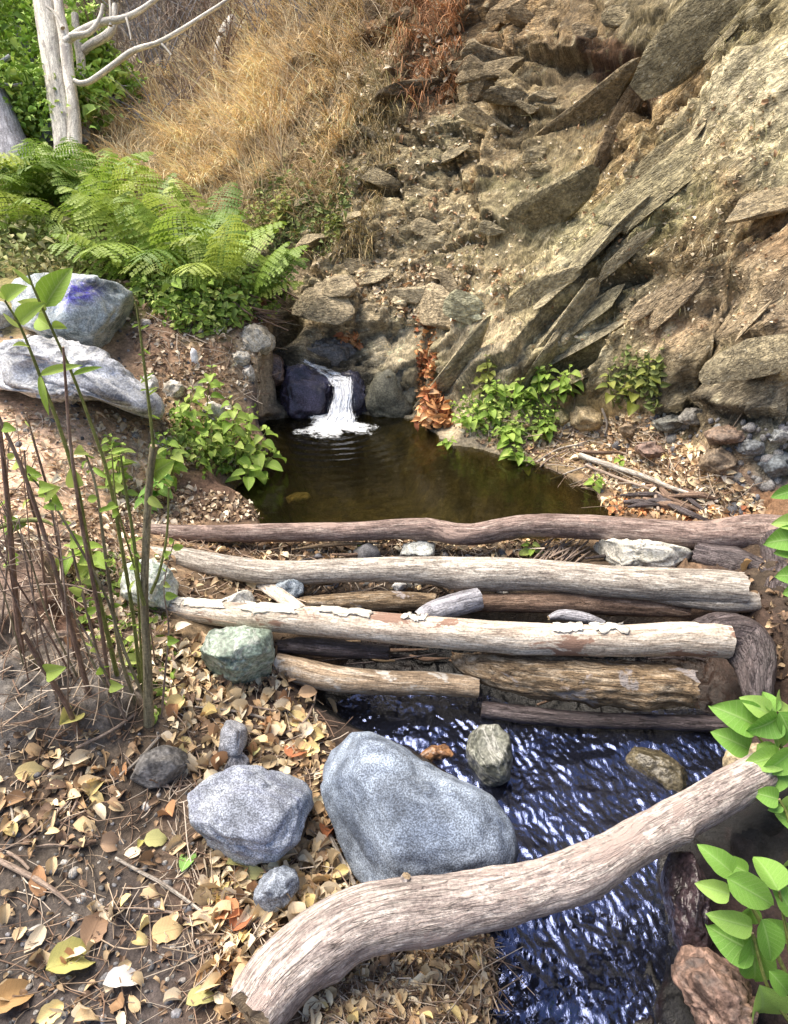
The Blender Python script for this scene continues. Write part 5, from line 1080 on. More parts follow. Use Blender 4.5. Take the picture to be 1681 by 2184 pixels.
def fern(label, base_px, n, L_px, aim=None, lean=0.0, sprd=1.0, minpitch=-.2, lift=0):
    h = hit(*base_px); b = np.array(h[0]); d = depth_of(b); L = L_px * d / FPX
    root = empty('fern', Vector(b) - Vector((0, 0, .02)), label, 'fern', 'ferns on the left bank')
    for k in range(n):
        yaw = (2 * math.pi * k / n + rnd.uniform(-.3, .3)) if aim is None else aim + rnd.uniform(-1, 1) * sprd
        o = link('frond', FR[rnd.randrange(4)], None, root)
        s = L * rnd.uniform(.85, 1.25)
        o.matrix_local = Matrix.Translation((0, 0, lift)) @ Matrix.Rotation(yaw, 4, 'Z') @ Matrix.Rotation(rnd.uniform(minpitch, .6), 4, 'X') @ Matrix.Scale(s, 4)
    return root
for a in [('fern with upright fronds in the centre of the fern bank', (410, 610), 12, 215, None), ('bright fern spreading left in the middle of the bank', (340, 580), 11, 200, None), ('fern below the bright one with fronds reaching left', (290, 600), 8, 170, 1.2), ('low fern at the right whose fronds arch over the waterfall crevice', (540, 645), 9, 150, -1.2),
          ('small fern between the central and the right fern', (470, 620), 9, 160, None), ('darker fern behind the central one', (440, 520), 9, 150, None), ('fern at the foot of the slim white trunk', (195, 430), 11, 150, None), ('fern right under the large pale trunk', (120, 440), 11, 160, None), ('fern at the left edge under the grey trunk', (20, 450), 11, 170, None),
          ('fern at the left edge below the others', (50, 500), 8, 140, None), ('fern lying between the left group and the bright fern', (200, 500), 9, 150, None), ('fern just beyond the bright fern, half hidden', (300, 500), 9, 140, None), ('fern with fronds hanging beside the painted boulder', (250, 560), 7, 120, 1.6), ('fern far back left of the white trunk', (60, 400), 9, 120, None)]:
    fern(*a)
# bright green frond pointing down to the crevice
# ------------------------------------------------------------------ dry grass and litter on the slope
def blades(pts, L0, w, cols, seed=0, hang=.55):
    V = []; C = []; n = len(pts); r_ = np.random.default_rng(seed)
    PP = np.array([p for p, _ in pts]); cl1 = fbm(PP * 4.5, 2, 5); cl2 = fbm(PP * 3.1 + 9, 2, 6); keep = []
    for i_, (p, nn) in enumerate(pts):
        if cl1[i_] < -.25 and r_.random() < .65: keep.append(0)
        else: keep.append(1)
    pts = [q for q, k_ in zip(pts, keep) if k_]; cl1 = cl1[np.array(keep, bool)]; cl2 = cl2[np.array(keep, bool)]; n = len(pts)
    for i_, (p, nn) in enumerate(pts):
        L = L0 * math.exp(r_.normal() * .35) * (1 + 1.1 * cl1[i_]); a = 3 + 6 * cl2[i_] + r_.normal() * .7; dirv = nn * r_.uniform(.2, .8) + np.array([math.cos(a) * .5, math.sin(a) * .5 - .1, .75]); dirv /= np.linalg.norm(dirv)
        dirv = dirv + np.array([0, 0, .001]); s = np.cross(dirv, [r_.normal() * .4, -1, .3]); s /= np.linalg.norm(s) + 1e-9
        q = p - nn * .01; c = np.array(cols[r_.integers(len(cols))]) * r_.uniform(.55, 1.35) * (1 + .7 * cl2[i_]); g = hang * r_.uniform(.2, 2.0)
        for i in range(4):
            f = i / 3; ww = w * (1 - f * .8); V.append(q - s * ww); V.append(q + s * ww); C += [[*np.clip(c, 0, .9), 1]] * 2
            q = q + dirv * L / 3; dirv = dirv + np.array([math.cos(a) * .25, math.sin(a) * .25 - .15, -g]) ; dirv /= np.linalg.norm(dirv)
    F = np.array([[0, 1, 3, 2], [2, 3, 5, 4], [4, 5, 7, 6]]); FF = (F[None] + (np.arange(n) * 8)[:, None, None]).reshape(-1, 4)
    return np.array(V), FF, {'col': np.array(C), 'lf': np.tile((.5, .03, 0), (n * 8, 1))}
STRAW = [(.66, .48, .24), (.78, .6, .33), (.5, .34, .16), (.34, .22, .11), (.7, .56, .34)]
SL = [(190, 345), (215, 250), (330, 150), (450, 60), (560, -150), (860, -150), (800, 100), (760, 230), (730, 420), (640, 520), (500, 470), (300, 400)]
gp = [blades(cast_scatter(SL, 9000, (o_cliff,)), .15, .0035, STRAW, 1), blades(cast_scatter([(230, 330), (400, 260), (560, 100), (640, 120), (560, 300), (430, 420), (280, 400)], 5500, (o_cliff,)), .16, .004, [(.84, .64, .36), (.72, .52, .26), (.85, .72, .46)], 2),
      blades(cast_scatter([(640, -50), (900, -50), (860, 250), (790, 560), (640, 560)], 4000, (o_cliff,)), .12, .003, [(.3, .22, .1), (.24, .2, .08), (.42, .33, .18)], 3, .9), blades(cast_scatter([(200, 200), (520, 20), (480, -150), (150, -150)], 2500), .25, .004, [(.3, .27, .25), (.22, .17, .14)], 4),
      blades(cast_scatter([(840, -20), (1000, -20), (980, 200), (900, 250), (850, 180)], 900, (o_cliff,)), .14, .004, [(.3, .14, .06), (.4, .2, .09)], 5, .9), blades(cast_scatter([(980, 60), (1650, 60), (1680, 480), (1330, 750), (950, 650)], 1500, (o_cliff,)), .06, .002, [(.5, .44, .3), (.3, .28, .12)], 6, .9)]
gp.append(blades(cast_scatter([(260, 330), (430, 60), (700, -60), (840, 60), (700, 300), (560, 430), (330, 410)], 1100, (o_cliff,)), .3, .003, [(.85, .7, .46), (.7, .52, .3), (.4, .3, .2)], 9, .12))
stuff('dry_grass', gp, M_litter, 'straw coloured dry grass covering the slope left of the cliff', 'grass')
# leaves caught on rock
rockl = []
for poly, n, s in [([(640, 250), (1000, 240), (1040, 600), (960, 700), (700, 640), (640, 500)], 900, .035), ([(880, 60), (980, 60), (960, 220), (880, 200)], 130, .05), ([(780, 560), (1010, 560), (1000, 690), (880, 700), (800, 640)], 520, .035), ([(1000, 200), (1660, 200), (1680, 700), (1000, 760)], 900, .022), ([(1040, 560), (1130, 570), (1090, 640), (1040, 640)], 60, .03), ([(560, 90), (860, 60), (800, 300), (560, 300)], 500, .035)]:
    rockl.append(leaves_on(cast_scatter(poly, n, (o_cliff,)), T_dry[n % 4], s, [(.6, .48, .3), (.74, .64, .46), (.42, .26, .14), (.7, .58, .4)], .8))
stuff('cliff_litter', rockl, M_litter, 'pale dead leaves caught on the ledges of the cliff', 'dead leaves')
OR = [(.48, .2, .08), (.6, .3, .12), (.36, .13, .06), (.66, .42, .22), (.5, .25, .1)]
gul = []
for poly, n, s in [([(885, 660), (940, 660), (930, 760), (920, 840), (890, 840), (890, 740)], 150, .036), ([(890, 750), (930, 750), (925, 800), (892, 800)], 120, .045), ([(720, 712), (765, 712), (770, 745), (740, 740)], 70, .05), ([(900, 640), (1000, 620), (1000, 680), (930, 690)], 150, .04)]:
    gul.append(leaves_on(cast_scatter(poly, n, (o_cliff,)), T_dry[0], s, OR, .7))
stuff('gully_leaves', gul, M_litter, 'rust coloured leaves lodged in the narrow gully of the cliff', 'dead leaves')
pp = np.array(hit(935, 905)[0]); ap = np.array(atd(915, 838, depth_of(pp) + .05)); pts = []
for i in range(520):
    f = rng.random() ** 1.3; a = rng.uniform(0, 6.28); r_ = .13 * (1 - f) * math.sqrt(rng.random()); c = pp * (1 - f) + ap * f
    p = c + np.array([math.cos(a) * r_ * 1.15, math.sin(a) * r_ * .5 - .03, 0.0]); pts.append((p + np.array([0, 0, .02]), np.array([math.cos(a) * .6, -.7, .6])))
stuff('orange_leaf_pile', [leaves_on(pts, T_dry[1], .05, OR, 1.2)], M_litter, 'heap of rust orange leaves at the pool edge where the gully ends', 'leaf pile')

# ------------------------------------------------------------------ trees
def branchset(root, specs, mat, d):
    org = np.array(root.location)
    for i, (nm, pts, off) in enumerate(specs):
        C = [atd(a, b, d + off + (o_[0] if o_ else 0)) for a, b, w, *o_ in pts]; r = [w * (d + off) / FPX for a, b, w, *_ in pts]
        V, F, A = tube(C, r, 60 if nm == 'trunk' else 34, 22 if nm == 'trunk' else 10, .002 if nm == 'trunk' else 0, .06, i + 3, 0); link(nm, mesh(nm, V - org, F, A), mat, root)
dt = depth_of(hit(145, 335)[0]) 
tr = empty('pale_tree', Vector(atd(145, 335, dt)), 'large pale-barked tree trunk rising out of the ferns at upper left', 'tree')
branchset(tr, [('trunk', [(152, 400, 32), (148, 350, 30), (142, 300, 26), (126, 200, 25), (112, 100, 25), (98, 0, 25), (84, -120, 24)], 0), ('trunk', [(160, 340, 16), (158, 240, 12), (146, 150, 12), (140, 90, 12), (128, 30, 10), (118, -60, 8)], -.08),
               ('branch', [(138, 92, 9), (170, 68, 8), (215, 48, 8), (262, 40, 7), (300, 22, 6), (340, -8, 5)], -.1), ('branch', [(150, 78, 7), (190, 70, 6), (212, 42, 5), (220, 10, 4)], -.12), ('branch', [(158, 172, 5), (172, 178, 6), (195, 172, 6), (240, 140, 6), (285, 108, 6), (335, 92, 5), (380, 68, 5), (430, 36, 4), (486, 0, 4), (520, -30, 3)], -.15), ('branch', [(345, 94, 3), (356, 105, 2), (366, 118, 2)], -.15),
               ('branch', [(134, 60, 5), (118, 30, 4), (100, 14, 3)], -.15), ('branch', [(236, 55, 4), (236, 20, 3), (232, -20, 2)], -.1), ('branch', [(270, 38, 3), (276, 62, 2), (280, 85, 1.5)], -.12)], M_white, dt)
t2 = empty('slim_white_tree', Vector(atd(182, 325, dt + .2)), 'slim white tree trunk forking just right of the large pale trunk', 'tree')
branchset(t2, [('trunk', [(185, 390, 11), (184, 340, 10), (182, 260, 9), (176, 180, 9), (172, 120, 9), (164, 78, 8), (160, 30, 7)], .2), ('branch', [(176, 110, 9), (195, 95, 9), (225, 78, 9), (242, 56, 8), (246, 10, 6)], .2), ('branch', [(156, 212, 3), (170, 206, 3), (188, 209, 3)], .1)], M_white, dt)
dg = depth_of(hit(25, 330)[0])
t3 = empty('grey_tree', Vector(atd(25, 320, dg)), 'smooth blue-grey trunk leaning out of the picture at the left edge', 'tree')
branchset(t3, [('trunk', [(44, 420, 56), (30, 345, 44), (20, 300, 34), (8, 250, 26), (-8, 200, 22), (-30, 120, 20), (-60, 0, 20)], 0), ('branch', [(10, 180, 3), (30, 182, 3), (48, 178, 2)], -.1), ('branch', [(-6, 140, 5), (8, 130, 5), (22, 120, 5)], -.1)], M_greytree, dg)
# thicket of bare shrubs and leafy trees behind
def crown(n, R3, size, cols, seed):
    r_ = np.random.default_rng(seed); c = r_.normal(size=(26, 3)); c /= np.linalg.norm(c, axis=1)[:, None]; c *= r_.uniform(.3, .95, 26)[:, None]
    k = r_.integers(0, 26, n); P = (c[k] + r_.normal(size=(n, 3)) * .17) * np.array(R3)
    M = []; C = []
    tint = r_.uniform(.6, 1.5, 26)
    for i in range(n):
        Rm = frame(r_.normal(size=3) + np.array([0, 0, .8]), r_.uniform(0, 6.28)); s = size * math.exp(r_.normal() * .3)
        M.append(np.c_[Rm * s, P[i]]); C.append([*(np.array(cols[r_.integers(len(cols))]) * tint[k[i]]), 1])
    return spread(T_small, M, C)
for i, (a, b, Y, R3, lab) in enumerate([(50, 150, 9.4, (1.3, .8, 1.5), 'bright green leafy tree behind the trunks at the upper left edge'), (95, 60, 11.5, (1.3, 1.0, 1.6), 'green leafy tree beyond the pale trunk at top left'), (70, 290, 8.3, (.7, .6, .6), 'dark green bush behind the fern bank between the trunks'), (-120, 100, 10.5, (1.4, 1.2, 2.2), 'leafy tree beyond the blue-grey trunk at the left edge'), (-10, 20, 12.5, (1.5, 1.2, 2.2), 'pale green tree farthest back at top left'), (70, 215, None, (.7, .45, .6), 'green bush growing between the two thick trunks'), (95, 290, None, (.6, .3, .4), 'low green bush right behind the foot of the pale trunk'), (225, 200, None, (.4, .3, .5), 'olive bush behind the slim white trunk'), (50, 250, 9.0, (.8, .5, .7), 'green bush right of the blue-grey trunk behind the ferns'), (125, 170, 10.0, (.7, .6, 1.0), 'green young tree hidden behind the large pale trunk')]):
    c = aty(a, b, Y) if Y else np.array(hit(a, b)[0]) + (0, 0, R3[2] * .5); g = down(c[0], c[1]); gz = g[0].z if g else 1.5
    root = empty('leafy_tree', Vector((c[0], c[1], gz)), lab, 'tree'); org = np.array(root.location)
    V, F, A = tube([org - (0, 0, .1), (org + c) / 2 + (.1, 0, 0), c + (0, 0, R3[2] * .5)], [.09, .07, .03], 20, 10, 0, .1, i); link('trunk', mesh('trunk', V - org, F, A), M_greytree, root)
    V, F, A = crown(9000 if Y else 3500, R3, .065, [(.2, .34, .05), (.3, .46, .08), (.42, .56, .14)] if i != 2 else [(.12, .22, .03), (.2, .34, .06)], i); link('crown', mesh('crown', V + c - org, F, A), M_litter, root)
def shrub(label, base, n, L, mat, seed, spreadx=1.0):
    h = hit(*base); root = empty('bare_shrub', h[0], label, 'shrub'); r_ = random.Random(seed)
    for i in range(n):
        p = np.array([r_.uniform(-.12, .12), r_.uniform(-.1, .1), -.03]); a = r_.uniform(0, 6.28); v = np.array([math.cos(a) * .5 * spreadx, math.sin(a) * .35, 1.0]); P = [p]; l = L * r_.uniform(.5, 1.2)
        for k in range(4): v = v + np.array([r_.uniform(-.3, .3), r_.uniform(-.3, .2), r_.uniform(-.3, .05)]); p = p + v / np.linalg.norm(v) * l / 4; P.append(p)
        V, F, A = tube(P, [.008, .006, .004, .003, .0015], 14, 5, 0, 0, i); parts = [(V, F, A)]
        for k in range(5):
            q = P[r_.randrange(1, 4)]; vv = np.array([r_.uniform(-1, 1), r_.uniform(-.6, .6), r_.uniform(-.1, .8)]); Q2 = [q, q + vv * l * .12, q + vv * l * .22 + np.array([0, 0, r_.uniform(-.06, .03)])]
            parts.append(tube(Q2, [.003, .002, .001], 6, 4, 0, 0, k))
        V, F, A = join(parts); link('branch', mesh('branch', V, F, A), mat, root)
for i, (b, n, L, lab) in enumerate([((330, 140), 14, 1.3, 'grey leafless shrub right of the slim white tree'), ((420, 100), 16, 1.4, 'violet-grey leafless thicket at the top of the slope'), ((480, 170), 12, 1.0, 'thin leafless shrub on the slope left of the broken stump'), ((560, 60), 12, 1.1, 'leafless shrub above the broken stump at the picture top'), ((260, 180), 12, 1.2, 'leafless shrub directly behind the slim white tree'), ((370, 40), 14, 1.4, 'leafless shrub farthest up the slope'), ((650, 60), 10, .9, 'olive leafless shrub at the top centre-left'), ((400, 210), 12, .7, 'brownish dead shrub in the middle of the dry slope'), ((760, -20), 10, .8, 'dead shrub hanging over the brown cliff top'), ((330, 270), 9, .5, 'small dead shrub low on the dry slope')]):
    shrub(lab, b, n, L, [M_greytree, M_twig, M_brownlog][i % 3], i)
st = empty('broken_stump', hit(490, 80)[0], 'broken white-topped stump with reddish roots high on the dry slope', 'stump'); org = np.array(st.location); ds = depth_of(org)
for nm, pts, m_ in [('stump_top', [(476, 78, 12), (488, 60, 14), (500, 40, 10)], M_white), ('root', [(488, 80, 8), (504, 100, 7), (512, 140, 5)], M_brownlog), ('root', [(470, 80, 6), (462, 110, 5), (458, 140, 3)], M_white), ('root', [(500, 55, 5), (512, 62, 4), (520, 50, 2)], M_white)]:
    C = [atd(a, b, ds - .1) for a, b, w in pts]; V, F, A = tube(C, [w * ds / FPX for *_, w in pts], 24, 14, .006, .2, len(pts), .02); link(nm, mesh(nm, V - org, F, A), m_, st)
# reddish roots above the dark crevice
cr = empty('exposed_roots', hit(560, 660)[0], 'reddish roots hanging over the dark crevice beside the waterfall', 'roots'); org = np.array(cr.location)
for i in range(14):
    a, b = rnd.uniform(520, 640), rnd.uniform(630, 690); h = hit(a, b); dq = depth_of(h[0]) - .05; L_ = rnd.uniform(20, 50); an = rnd.uniform(-.2, .7)
    C = [atd(a - math.cos(an) * L_, b - math.sin(an) * L_, dq), atd(a, b + rnd.uniform(-6, 6), dq - .03), atd(a + math.cos(an) * L_, b + math.sin(an) * L_, dq)]; V, F, A = tube(C, [.007, .006, .003], 12, 6, 0, .1, i); link('root', mesh('root', V - org, F, A), M_brownlog, cr)
# ------------------------------------------------------------------ stems of the saplings at the left, near the camera
bcl = np.array(hit(325, 1530)[0])
def sapling(label, pts, mat, y_off=0.0, leaves=(), name='sapling_stem', seed=0, taper=None):
    """pts (px, py, width px) from the foot up; the stem stands over its foot"""
    h = hit(pts[0][0], pts[0][1]); foot = np.array(h[0]); Y = foot[1]
    C = []; r = []
    for k, (a, b, w) in enumerate(pts):
        p = aty(a, b, Y + y_off * k / max(1, len(pts) - 1)); C.append(p); r.append(w * .35 * depth_of(p) / FPX)
    root = empty(name, Vector(C[0]), label, 'stem'); org = np.array(root.location)
    V, F, A = tube(C, r, 70, 12, .0, .07, seed, 0); link('stem', mesh('stem', V - org, F, A), mat, root)
    for (bp, tp, me, ws) in leaves:
        f = min(len(pts) - 1, min(range(len(pts)), key=lambda q: abs(pts[q][1] - bp[1]))); dL = depth_of(C[f])
        put_leaf(root, atd(bp[0], bp[1], dL), atd(tp[0], tp[1], dL - rnd.uniform(-.03, .06)), me, None, ws, roll=(rnd.uniform(-.4, .4), -1.0, .6))
    return root, C
Lc, Fr = LANCE[0], FRESH
def twiggy(pts, n, sz=34):
    out = []
    for k in range(n):
        f = rnd.uniform(.3, 1) * (len(pts) - 1); i = min(int(f), len(pts) - 2); t = f - i
        x = pts[i][0] * (1 - t) + pts[i + 1][0] * t; y = pts[i][1] * (1 - t) + pts[i + 1][1] * t; a = rnd.uniform(-.9, .9) + (0 if rnd.random() < .5 else math.pi); s = sz * rnd.uniform(.6, 1.4)
        out.append(((x, y), (x + math.cos(a) * s, y - math.sin(a) * s * .8), rnd.choice([Lc, Fr[0], Fr[1]]), 1.0))
    return out
S1 = [(318, 1545, 32), (314, 1400, 26), (308, 1290, 24), (312, 1150, 23), (318, 1040, 23), (328, 950, 22)]
s1, c1_ = sapling('thickest olive-brown cut-off stem of the left cluster, with a dry tip', S1, M_stemo, 0, [((300, 1190), (262, 1150), Lc, 1), ((325, 1010), (360, 985), Fr[0], 1), ((318, 1060), (345, 1085), Fr[1], .8)])
for nm, pts in [('branch', [(308, 1290, 9), (296, 1240, 8), (284, 1140, 7), (264, 1020, 6), (258, 970, 4)]), ('branch', [(322, 1265, 7), (340, 1220, 6), (356, 1140, 5), (360, 1040, 4)]), ('branch', [(328, 955, 7), (320, 880, 7), (308, 780, 6), (298, 700, 5), (290, 640, 4)])]:
    C = [aty(a, b, c1_[0][1] - .01) for a, b, w in pts]; V, F, A = tube(C, [w * .5 * depth_of(c) / FPX for c, (a, b, w) in zip(C, pts)], 30, 8, 0, .05, 1); link(nm, mesh(nm, V - np.array(s1.location), F, A), M_stemg, s1)
for k in range(12):
    y_ = rnd.uniform(650, 900); x_ = np.interp(y_, [640, 700, 780, 880, 955], [290, 298, 308, 320, 328]); a = rnd.choice([0, math.pi]) + rnd.uniform(-.9, .9); s_ = rnd.uniform(12, 26)
    put_leaf(s1, aty(x_, y_, c1_[0][1]), aty(x_ + math.cos(a) * s_, y_ - math.sin(a) * s_, c1_[0][1]), Lc, roll=(0, -1, .5))
A1 = [(250, 1440, 14), (215, 1290, 13), (190, 1180, 14), (165, 1040, 13), (130, 920, 11), (85, 800, 10), (45, 700, 8), (10, 640, 6)]
sapling('green stem crossing the streaked boulder and ending beside the painted boulder', A1, M_stemg, -.05, [((165, 1040), (150, 1000), Fr[1], 1), ((45, 700), (0, 670), Lc, 1.2), ((40, 690), (85, 640), Fr[0], .9), ((85, 800), (150, 770), Lc, 1), ((85, 800), (95, 870), Lc, .8), ((12, 640), (45, 600), Fr[2], 1), ((12, 640), (-30, 600), Lc, 1), ((60, 740), (30, 730), Fr[0], .8)])
A2 = [(300, 1460, 12), (285, 1320, 11), (262, 1180, 11), (232, 1020, 10), (200, 920, 10), (155, 800, 9), (110, 700, 8), (70, 610, 7), (55, 565, 5)]
sapling('long green stem reaching up over the painted boulder', A2, M_stemg, -.05, [((95, 655), (145, 560), Fr[1], .8), ((100, 660), (40, 640), Fr[0], .8), ((70, 610), (30, 570), Lc, 1), ((110, 700), (150, 690), Fr[2], .8), ((232, 1020), (180, 990), Lc, 1), ((222, 980), (262, 960), Lc, 1), ((155, 800), (205, 775), Lc, 1), ((110, 700), (60, 668), Fr[1], .8)])
A3 = [(235, 1480, 12), (215, 1330, 12), (175, 1120, 11), (152, 960, 10), (142, 840, 9), (135, 740, 7)]
sapling('dark red-brown bare stem in front of the streaked boulder', A3, M_stemb, -.03, [])
for i, (pts, lab, m_, nl) in enumerate([([(190, 1480, 16), (150, 1330, 14), (110, 1190, 13), (55, 1020, 12), (0, 895, 11), (-30, 830, 10)], 'brown stem slanting from the mound to the left edge below the boulders', M_stemb, 0), ([(160, 1400, 10), (130, 1200, 9), (105, 1060, 8), (75, 950, 7), (55, 880, 5)], 'thin brown stem left of the red-brown stem', M_stemb, 0),
                       ([(45, 1390, 20), (30, 1240, 18), (20, 1110, 16), (5, 960, 14), (-10, 850, 12)], 'stout grey-brown stem at the left edge before the earth mound', M_stemb, 0), ([(60, 1400, 26), (95, 1460, 24), (120, 1520, 16)], 'fallen olive stem lying across the furrowed earth mound', M_stemo, 0),
                       ([(330, 1540, 10), (270, 1400, 9), (225, 1270, 8), (160, 1150, 8), (110, 1070, 7), (60, 1010, 5)], 'thin tan stem arching left through the cluster', M_stemo, 3), ([(345, 1530, 8), (352, 1440, 7), (360, 1340, 5), (350, 1250, 4), (372, 1150, 3)], 'thin twig right of the thickest stem', M_twig, 2),
                       ([(290, 1500, 12), (258, 1400, 11), (240, 1290, 11), (222, 1160, 10), (205, 1040, 8), (180, 960, 6)], 'olive stem just left of the thickest stem', M_stemo, 4), ([(170, 1570, 16), (140, 1500, 16), (90, 1420, 15), (50, 1350, 12)], 'brown branch leaning on the furrowed earth mound', M_stemb, 0),
                       ([(310, 1520, 7), (300, 1380, 7), (290, 1230, 6), (250, 1080, 6), (238, 960, 4)], 'slender green stem between the olive and the thickest stems', M_stemg, 5), ([(215, 1420, 9), (185, 1300, 9), (165, 1220, 8), (150, 1150, 6)], 'short grey stem under the round leaved herb', M_twig, 1),
                       ([(270, 1540, 8), (235, 1460, 8), (200, 1380, 7), (165, 1320, 5)], 'thin pale branch crossing the furrowed earth mound', M_twig, 0), ([(100, 1300, 8), (85, 1150, 8), (60, 1050, 7), (52, 960, 5)], 'thin dark stem near the left edge', M_stemb, 0), ([(5, 1320, 7), (15, 1200, 7), (12, 1080, 6), (20, 940, 4)], 'straight dry stalk at the left edge', M_twig, 1)]):
    sapling(lab, pts, m_, -.02, twiggy(pts, nl + (6 if m_ is not M_stemb else 2), 20), seed=i)
for i in range(11):
    bx, by = rnd.uniform(40, 345), rnd.uniform(1400, 1540); tx = bx - rnd.uniform(20, 190); ty = by - rnd.uniform(260, 560); w = rnd.uniform(4, 7)
    pts = [(bx, by, w), (bx * .65 + tx * .35 + rnd.uniform(-12, 12), by * .65 + ty * .35, w * .9), (bx * .3 + tx * .7 + rnd.uniform(-14, 14), by * .3 + ty * .7, w * .75), (tx, ty, w * .4)]
    r_, _c = sapling('thin dry leafless stem in the tangle of stems at the left edge', pts, [M_twig, M_stemb, M_stemo][i % 3], -.03, [], 'dry_stem', i); r_['group'] = 'thin dry stems of the left tangle'
    for q in range(3):
        k = rnd.uniform(.3, .9); p0 = np.array(_c[1]) * (1 - k) + np.array(_c[3]) * k; C = [p0, p0 + np.array([rnd.uniform(-.04, .04), 0, rnd.uniform(.01, .05)]), p0 + np.array([rnd.uniform(-.09, .09), rnd.uniform(-.02, .02), rnd.uniform(.03, .1)])]; V, F, A = tube(C, [.0016, .0012, .0007], 8, 5, 0, 0); link('twig', mesh('twig', V - np.array(r_.location), F, A), M_twig, r_)
# dangling grass blade arcs
for pts, lab in [([(0, 1262, 4), (60, 1250, 4), (140, 1246, 4), (200, 1262, 3), (235, 1265, 2)], 'dry arched grass blade crossing in front of the left edge mound'), ([(-10, 1128, 10), (40, 1112, 12), (90, 1110, 9), (120, 1124, 3)], 'long pale grass leaf at the left edge')]:
    C = [atd(a, b, 1.75) for a, b, w in pts]; V, F, A = tube(C, [w * .5 * 1.75 / FPX for *_, w in pts], 30, 8, 0, 0); c = np.mean(C, 0); tag(link('grass_blade', mesh('grass_blade', V - c, F, A), M_stemg if 'long' in lab else M_twig, None, c), lab, 'grass blade')

# ------------------------------------------------------------------ leafy plants at the right edge, close to the camera
def handplant(label, base, d, leaves, stems):
    root = empty('broadleaf_plant', Vector(atd(base[0], base[1], d)), label, 'plant')
    for k, s in enumerate(stems):
        stem_mesh('stem', [atd(a, b, d + o_) for a, b, o_ in s], .0045, .003, M_stemg, root, 20, 8, k)
    for (b0, t0, w, dd0, dd1, roll) in leaves:
        put_leaf(root, atd(b0[0], b0[1], d + dd0), atd(t0[0], t0[1], d + dd1), rnd.choice(BROAD), None, w, roll)
    return root
U_ = (0, -.75, .8)
handplant('bright broad-leaved plant at the right edge above the right end of the driftwood log', (1700, 1640), 1.75, [((1612, 1548), (1536, 1502), 1.05, .02, 0, U_), ((1598, 1598), (1530, 1560), 1.1, .03, .02, U_), ((1640, 1524), (1588, 1484), 1.1, 0, 0, U_), ((1652, 1520), (1632, 1468), 1.2, .0, .03, U_), ((1660, 1530), (1610, 1572), 1.1, -.02, -.05, (0, -.9, .5)),
    ((1615, 1587), (1672, 1645), 1.1, -.01, -.04, U_), ((1662, 1518), (1705, 1590), 1.1, -.02, -.05, U_), ((1655, 1515), (1700, 1480), 1.1, 0, .04, U_), ((1640, 1600), (1600, 1655), 1.0, .05, .08, (-.3, -.7, .5)), ((1660, 1600), (1710, 1650), 1.1, .0, 0, U_), ((1650, 1560), (1690, 1620), 1.1, -.02, -.02, (.3, -.8, .5)), ((1668, 1610), (1598, 1632), 1.1, -.04, -.06, U_), ((1672, 1640), (1622, 1692), 1.1, -.04, -.06, U_), ((1690, 1600), (1640, 1660), 1.1, -.06, -.08, (0, -.9, .5))], [[(1700, 1650, .02), (1665, 1590, 0), (1655, 1520, 0)], [(1690, 1640, .02), (1640, 1600, .01), (1610, 1560, .01)]])
handplant('large broad-leaved plant at the lower right corner beside the bright blue water', (1700, 2110), 1.28, [((1562, 1862), (1500, 1804), .9, .0, 0, U_), ((1556, 1907), (1488, 1888), .95, .0, .0, U_), ((1596, 1862), (1532, 1832), 1.0, .03, .04, U_), ((1550, 1872), (1670, 1940), .95, -.03, -.06, U_), ((1660, 1900), (1618, 1806), 1.0, -.01, .03, U_), ((1605, 1978), (1514, 1956), .9, .02, .02, U_),
    ((1612, 2030), (1508, 1988), 1.0, .06, .07, (-.2, -.7, .6)), ((1625, 1960), (1662, 2068), 1.0, -.03, -.05, U_), ((1602, 2000), (1625, 2130), .9, .05, .06, (-.2, -.8, .5)), ((1640, 2070), (1705, 2138), .9, -.03, -.05, U_), ((1620, 2100), (1660, 2240), 1.0, .04, .04, U_), ((1560, 1870), (1590, 1925), 1.0, -.02, -.04, (0, -1, .3)), ((1610, 1930), (1570, 1985), 1.0, .03, .04, (0, -1, .4)), ((1690, 1950), (1660, 1880), 1, 0, 0, U_), ((1690, 2000), (1640, 1965), 1, .04, .04, U_)],
    [[(1710, 2150, .03), (1650, 2020, .02), (1600, 1930, .01), (1555, 1872, .01)], [(1700, 2120, .05), (1680, 2000, .02), (1662, 1900, 0)], [(1700, 2200, .06), (1640, 2110, .05), (1605, 1990, .04)]])
handplant('broad-leaved plant poking in at the right edge beside the dark root of the red log', (1720, 1270), 2.1, [((1700, 1045), (1648, 1058), 1.0, .0, 0, U_), ((1705, 1120), (1652, 1106), 1.0, .0, 0, U_), ((1705, 1150), (1634, 1150), 1.1, .0, 0, U_), ((1700, 1178), (1655, 1172), 1.1, .0, 0, U_), ((1705, 1230), (1658, 1222), 1.3, .0, 0, U_), ((1712, 1260), (1672, 1262), 1.3, .0, 0, U_)], [[(1720, 1290, 0), (1706, 1180, 0), (1704, 1040, 0)]])
handplant('small shaded leaves on the dark bank between the driftwood end and the corner plant', (1690, 1770), 1.65, [((1660, 1705), (1612, 1690), 1.2, .0, 0, U_), ((1700, 1700), (1668, 1740), 1.2, .0, 0, U_), ((1700, 1760), (1662, 1735), 1.1, 0, 0, U_), ((1700, 1830), (1676, 1870), 1.1, 0, 0, U_), ((1670, 1720), (1640, 1730), 1, 0, 0, U_)], [[(1690, 1790, 0), (1680, 1740, 0), (1662, 1704, 0)]])

